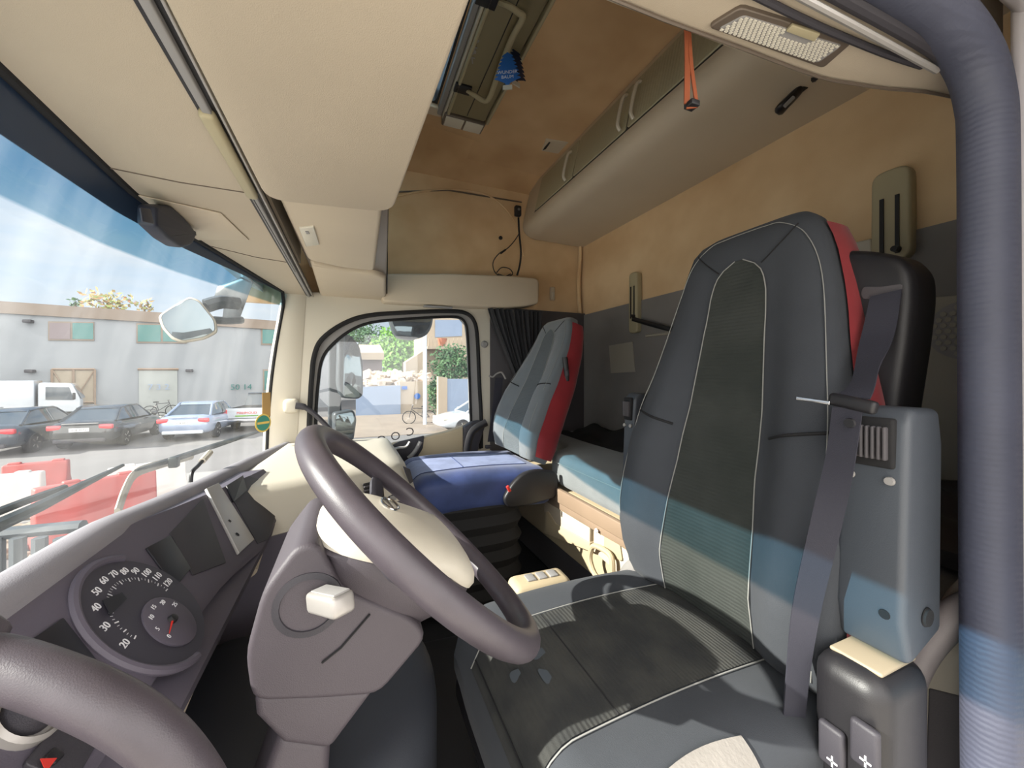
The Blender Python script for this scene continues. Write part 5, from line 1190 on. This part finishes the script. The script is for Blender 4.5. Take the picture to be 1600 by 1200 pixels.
for i in range(70):
    c = g_at(rnd.uniform(-10, 110), rnd.uniform(800, 880)); s_ = rnd.uniform(.08, .3); mb.box(c + UP * s_ * .2, (s_, s_ * .8, s_ * .5), .02, rotZ(rnd.uniform(0, 3)) @ rotX(rnd.uniform(-.3, .3)), seg=1)
mb.build('rubble', 'sand', label='loose pale rubble and stones by the white barrier at the left', cat='rubble', kind='stuff')
fr_ = thing('guard_rail', 'dark metal guard rail low outside the windscreen at the left', 'guard rail', tuple(g_at(40, 980)))
tt = 3.0
MB().tube([PT(-40, 838, tt), PT(130, 822, tt * 1.05)], .05, 8).build('top_rail', 'mirrorshell', fr_)
for a in (-5, 28, 62, 96): MB().tube([PT(a, 840, tt), V((PT(a, 840, tt).x, PT(a, 840, tt).y, ZG))], .045, 6).build('rail_post', 'mirrorshell', fr_)

# ------------------------------------------------------------ truck's own mirrors and wipers, outside the glass
fm = thing('front_mirror', 'wide angle front mirror with a pale housing hanging outside the windscreen corner', 'mirror', tuple(PT(300, 500, 1.55)))
q = [PT(a, b, 1.55) for a, b in [(246, 493), (262, 482), (296, 462), (312, 468), (338, 500), (341, 519), (320, 530), (285, 536), (268, 530), (252, 512)]]
nm = -(FW - RT * .8).normalized()
MB().prism(rround(q, .015, 3), -nm * .05, .015, 4).build('mirror_housing', 'palegrey', fm)
MB().prism(rround([p + (PT(294, 500, 1.55) - p) * .10 + nm * .001 for p in q], .015, 3), nm * .003, .002).build('mirror_pane', 'mirror', fm)
MB().tube(smooth([PT(322, 478, 1.58), PT(345, 472, 1.62), PT(372, 474, 1.68)], 4), .028, 8).build('mirror_arm', 'mirrorshell', fm)
MB().tube(smooth([PT(335, 500, 1.60), PT(355, 501, 1.64), PT(378, 500, 1.70)], 4), .016, 8).build('mirror_arm', 'mirrorshell', fm)
MB().prism([PT(a, b, 1.70) for a, b in [(352, 446), (392, 430), (398, 440), (376, 500), (358, 504), (362, 478), (346, 464)]], (.03, .04, 0), .01).build('arm_bracket', 'mirrorshell', fm)
dm = thing('door_mirror', 'tall passenger side door mirror reflecting sky, seen through the door window', 'mirror', tuple(PX(550, 640, 'X', 2.5)))
def ox(l, x_=2.5): return [PX(a, b, 'X', x_) for a, b in l]
sh_ = MB().prism(rround(ox([(528, 520), (545, 521), (562, 540), (568, 570), (568, 618), (560, 624), (532, 622), (526, 600)]), .03, 3), (.14, .02, 0), .02, 3).build('mirror_housing', 'mirrorshell', dm)
MB().prism(rround(ox([(538, 522), (548, 524), (562, 542), (567, 572), (567, 616), (560, 621), (536, 621)], 2.495), .02, 3), (-.006, 0, 0), .002).build('mirror_pane', 'mirror', dm)
MB().prism(ox([(514, 512), (532, 505), (534, 680), (512, 680)], 2.56), (.03, 0, 0), .01).build('mirror_stay', 'mirrorshell', dm)
MB().prism(rround(ox([(521, 645), (553, 640), (558, 655), (553, 690), (522, 690)]), .02, 3), (.10, .02, 0), .015).build('mirror_housing', 'mirrorshell', dm)
MB().prism(rround(ox([(524, 648), (551, 643), (555, 656), (551, 688), (525, 688)], 2.495), .015, 3), (-.006, 0, 0), .002).build('wide_angle_pane', 'mirror', dm)
km = thing('kerb_mirror', 'rounded kerb mirror hanging at the top of the passenger window', 'mirror', tuple(PX(645, 515, 'X', 2.45)))
MB().prism(rround(ox([(606, 488), (680, 484), (676, 510), (668, 524), (645, 531), (620, 527), (612, 512)], 2.45), .03, 3), (.12, 0, 0), .03, 4).build('mirror_housing', 'mirrorshell', km)
MB().prism(rround(ox([(610, 490), (676, 487), (672, 510), (664, 521), (645, 526), (622, 522), (615, 510)], 2.445), .03, 3), (-.006, 0, 0), .002).build('mirror_pane', 'mirror', km)
pa = MB().tube(smooth([PX(a, b, 'X', 2.14) for a, b in [(462, 634), (475, 636), (490, 646), (505, 660), (520, 676)]], 5), [.016] * 6 + [.012] * 16, 10).build('pillar_bar', 'dark', label='short dark bar from the cream pillar across the lower front corner of the door window', cat='bar')
MB().box(PX(455, 634, 'X', 2.17), (.05, .07, .07), .02).build('bar_mount', 'cream2', pa)
def wp(a, b, y_): return PX(a, b, 'Y', y_)
w1 = thing('wiper', 'windscreen wiper at the left, blade crossing the red barrier', 'wiper', tuple(wp(100, 780, .66)))
MB().tube([wp(-40, 838, .63), wp(60, 792, .66), wp(130, 757, .67), wp(192, 727, .67)], [.014, .013, .010, .005], 8).build('wiper_blade', 'wiper', w1)
MB().tube([wp(-60, 822, .66), wp(40, 783, .69), wp(100, 762, .69)], .009, 8).build('wiper_arm', 'wiper', w1)
w2 = thing('wiper', 'windscreen wiper at the right, with a pale curved arm reaching the pillar', 'wiper', tuple(wp(300, 720, .6)))
MB().tube([wp(212, 735, .66), wp(270, 718, .64), wp(340, 695, .60), wp(425, 668, .52)], [.004, .012, .013, .006], 8).build('wiper_blade', 'wiper', w2)
MB().tube(smooth([wp(184, 800, .64), wp(196, 765, .66), wp(212, 740, .67), wp(245, 727, .66), wp(300, 712, .63)], 5), .016, 8, flat=((0, 1, 0), .5)).build('wiper_arm', 'palegrey', w2)
MB().box(wp(272, 722, .62), (.03, .03, .04), .006).build('arm_joint', 'wiper', w2)

# ------------------------------------------------------------ yard seen through the passenger window
def yx(l, x_): return [PX(a, b, 'X', x_) for a, b in l]
MB().prism(yx([(556, 605), (626, 602), (626, 648), (556, 651)], 26), (.15, 0, 0)).build('yard_gate', 'wallblue', label='pale blue metal gate across the yard entrance', cat='gate')
wb = MB().prism(yx([(624, 597), (700, 594), (700, 651), (624, 651)], 26.4), (.4, 0, 0)).build('yard_wall', 'wallbeige', label='beige yard wall with a blue round mark right of the blue gate', cat='wall')
c = PX(652, 619, 'X', 26.3); MB().lathe([(0, 0), (.2, 0), (.2, .03), (0, .03)], c, (-1, 0, 0), 20).build('round_mark', 'bluecard', wb)
c = PX(632, 606, 'X', 26.3); MB().box(c, (.05, .35, .22)).build('blue_sign', 'bluecard', wb)
pw = MB().prism(yx([(685, 588), (699, 590), (699, 652), (685, 652)], 23), (.5, 0, 0)).build('wall_pier', 'wallbeige', label='end of the white boundary wall by the side-on car, sunlight painted in as beige', cat='wall')
MB().prism(yx([(699, 592), (790, 592), (790, 652), (699, 652)], 23.1), (.4, 0, 0)).build('boundary_wall', 'wallblue', label='white boundary wall behind the side-on car, shade painted in as blue', cat='wall')  # one white wall: lit end coloured beige, shaded face coloured blue
MB().tube([V((PX(664, 540, 'X', 20).x, PX(664, 540, 'X', 20).y, z_)) for z_ in (ZG, 6)], .10, 10).build('lamp_post', 'pipe', label='pale lamp post standing between the beige wall and the climbing plant', cat='lamp post')
sd_ = thing('yard_shed', 'low shed with a pink corrugated roof behind the blue gate', 'shed', tuple(PX(582, 640, 'X', 40)))
MB().prism(yx([(562, 551), (600, 551), (600, 562), (562, 562)], 40), (6, 0, 1.2)).build('roof', 'wallbeige', sd_); MB().prism(yx([(562, 562), (597, 562), (597, 640), (562, 640)], 41), (4, 0, 0)).build('wall', 'brownp', sd_)
hs = thing('yard_house', 'beige house with a balcony behind the climbing plant', 'house', tuple(PX(700, 640, 'X', 42)))
MB().prism(yx([(634, 566), (665, 546), (665, 640), (634, 640)], 38), (3, 0, 0)).build('side_wall', 'wallbeige', hs)
MB().prism(yx([(664, 470), (790, 470), (790, 640), (664, 640)], 42), (8, 0, 0)).build('main_wall', 'wallbeige', hs)
MB().prism(yx([(680, 500), (722, 500), (722, 525), (680, 527)], 41.9), (.1, 0, 0)).build('window_wall', 'wallblue', hs)
bl = MB().prism(yx([(668, 541), (725, 541), (725, 545), (668, 545)], 39), (3, 0, 0)).build('balcony_floor', 'wallbeige', hs)
for k in range(9): MB().tube(yx([(670 + k * 6.5, 541), (670 + k * 6.5, 528)], 39), .04, 5).build('balcony_post', 'wallbeige', bl)
MB().lathe([(0, 0), (.35, 0), (.5, .8), (0, .8)], PX(691, 541, 'X', 39.3), (0, 0, 1), 14).build('flower_pot', 'brick', label='terracotta pot on the balcony above the climbing plant', cat='flower pot')
rnd = random.Random(9); mb = MB()
for i in range(160):
    c = PX(rnd.uniform(572, 672), 598 - rnd.random() ** 1.5 * 16, 'X', rnd.uniform(28, 33)); s_ = rnd.uniform(.2, .7); mb.box(c, (s_, s_, s_ * .6), .03, rotZ(rnd.uniform(0, 3)) @ rotX(rnd.uniform(-.6, .6)), seg=1)
mb.box(PX(622, 620, 'X', 30.5), (5, 4.6, 1.9)); mb.build('scrap_heap', 'junk', label='heap of pale scrap piled behind the gate and the beige wall', cat='scrap heap', kind='stuff')
c = PX(628, 552, 'X', 60); tree('leafy_tree', 'bright green leafy tree in the middle of the passenger window view', V((c.x, c.y, ZG)), c, (3.4, 4.2, 3.6), 2600, 'leaf', sz=.34)
c = PX(555, 530, 'X', 72); tree('leafy_tree', 'dark green tree partly behind the door mirror', V((c.x, c.y, ZG)), c, (4, 4.6, 3.3), 1800, 'leafd', sz=.3)
c = PX(706, 572, 'X', 30); tree('climbing_plant', 'bushy climbing plant growing up the house wall at the right of the passenger window', V((c.x, c.y, ZG)), c, (1, 1.6, 1.6), 1500, 'leafd', sz=.14)
c = PX(680, 615, 'X', 25.0); tree('climbing_plant', 'narrow strip of creeper beside the lamp post', V((c.x, c.y, ZG)), c, (.3, .5, 1.2), 400, 'leafd', trunk=False, sz=.11)
c = g_at(655, 662); bicycle('bicycle', 'bicycle parked by the lamp post in the passenger window view', c, math.radians(80))

MB().tube([PX(645, 490, 'X', 2.5), V((2.5, PX(645, 490, 'X', 2.5).y, .55)), V((2.26, PX(645, 490, 'X', 2.5).y, .60))], .014, 8).build('mirror_arm', 'mirrorshell', km)
for z_ in (.30, -.32): MB().tube([V((2.575, .26, z_)), V((2.27, .30, z_))], .014, 8).build('mirror_arm', 'mirrorshell', dm)
for o in LOCALS:
    if '_l' in o: del o['_l']
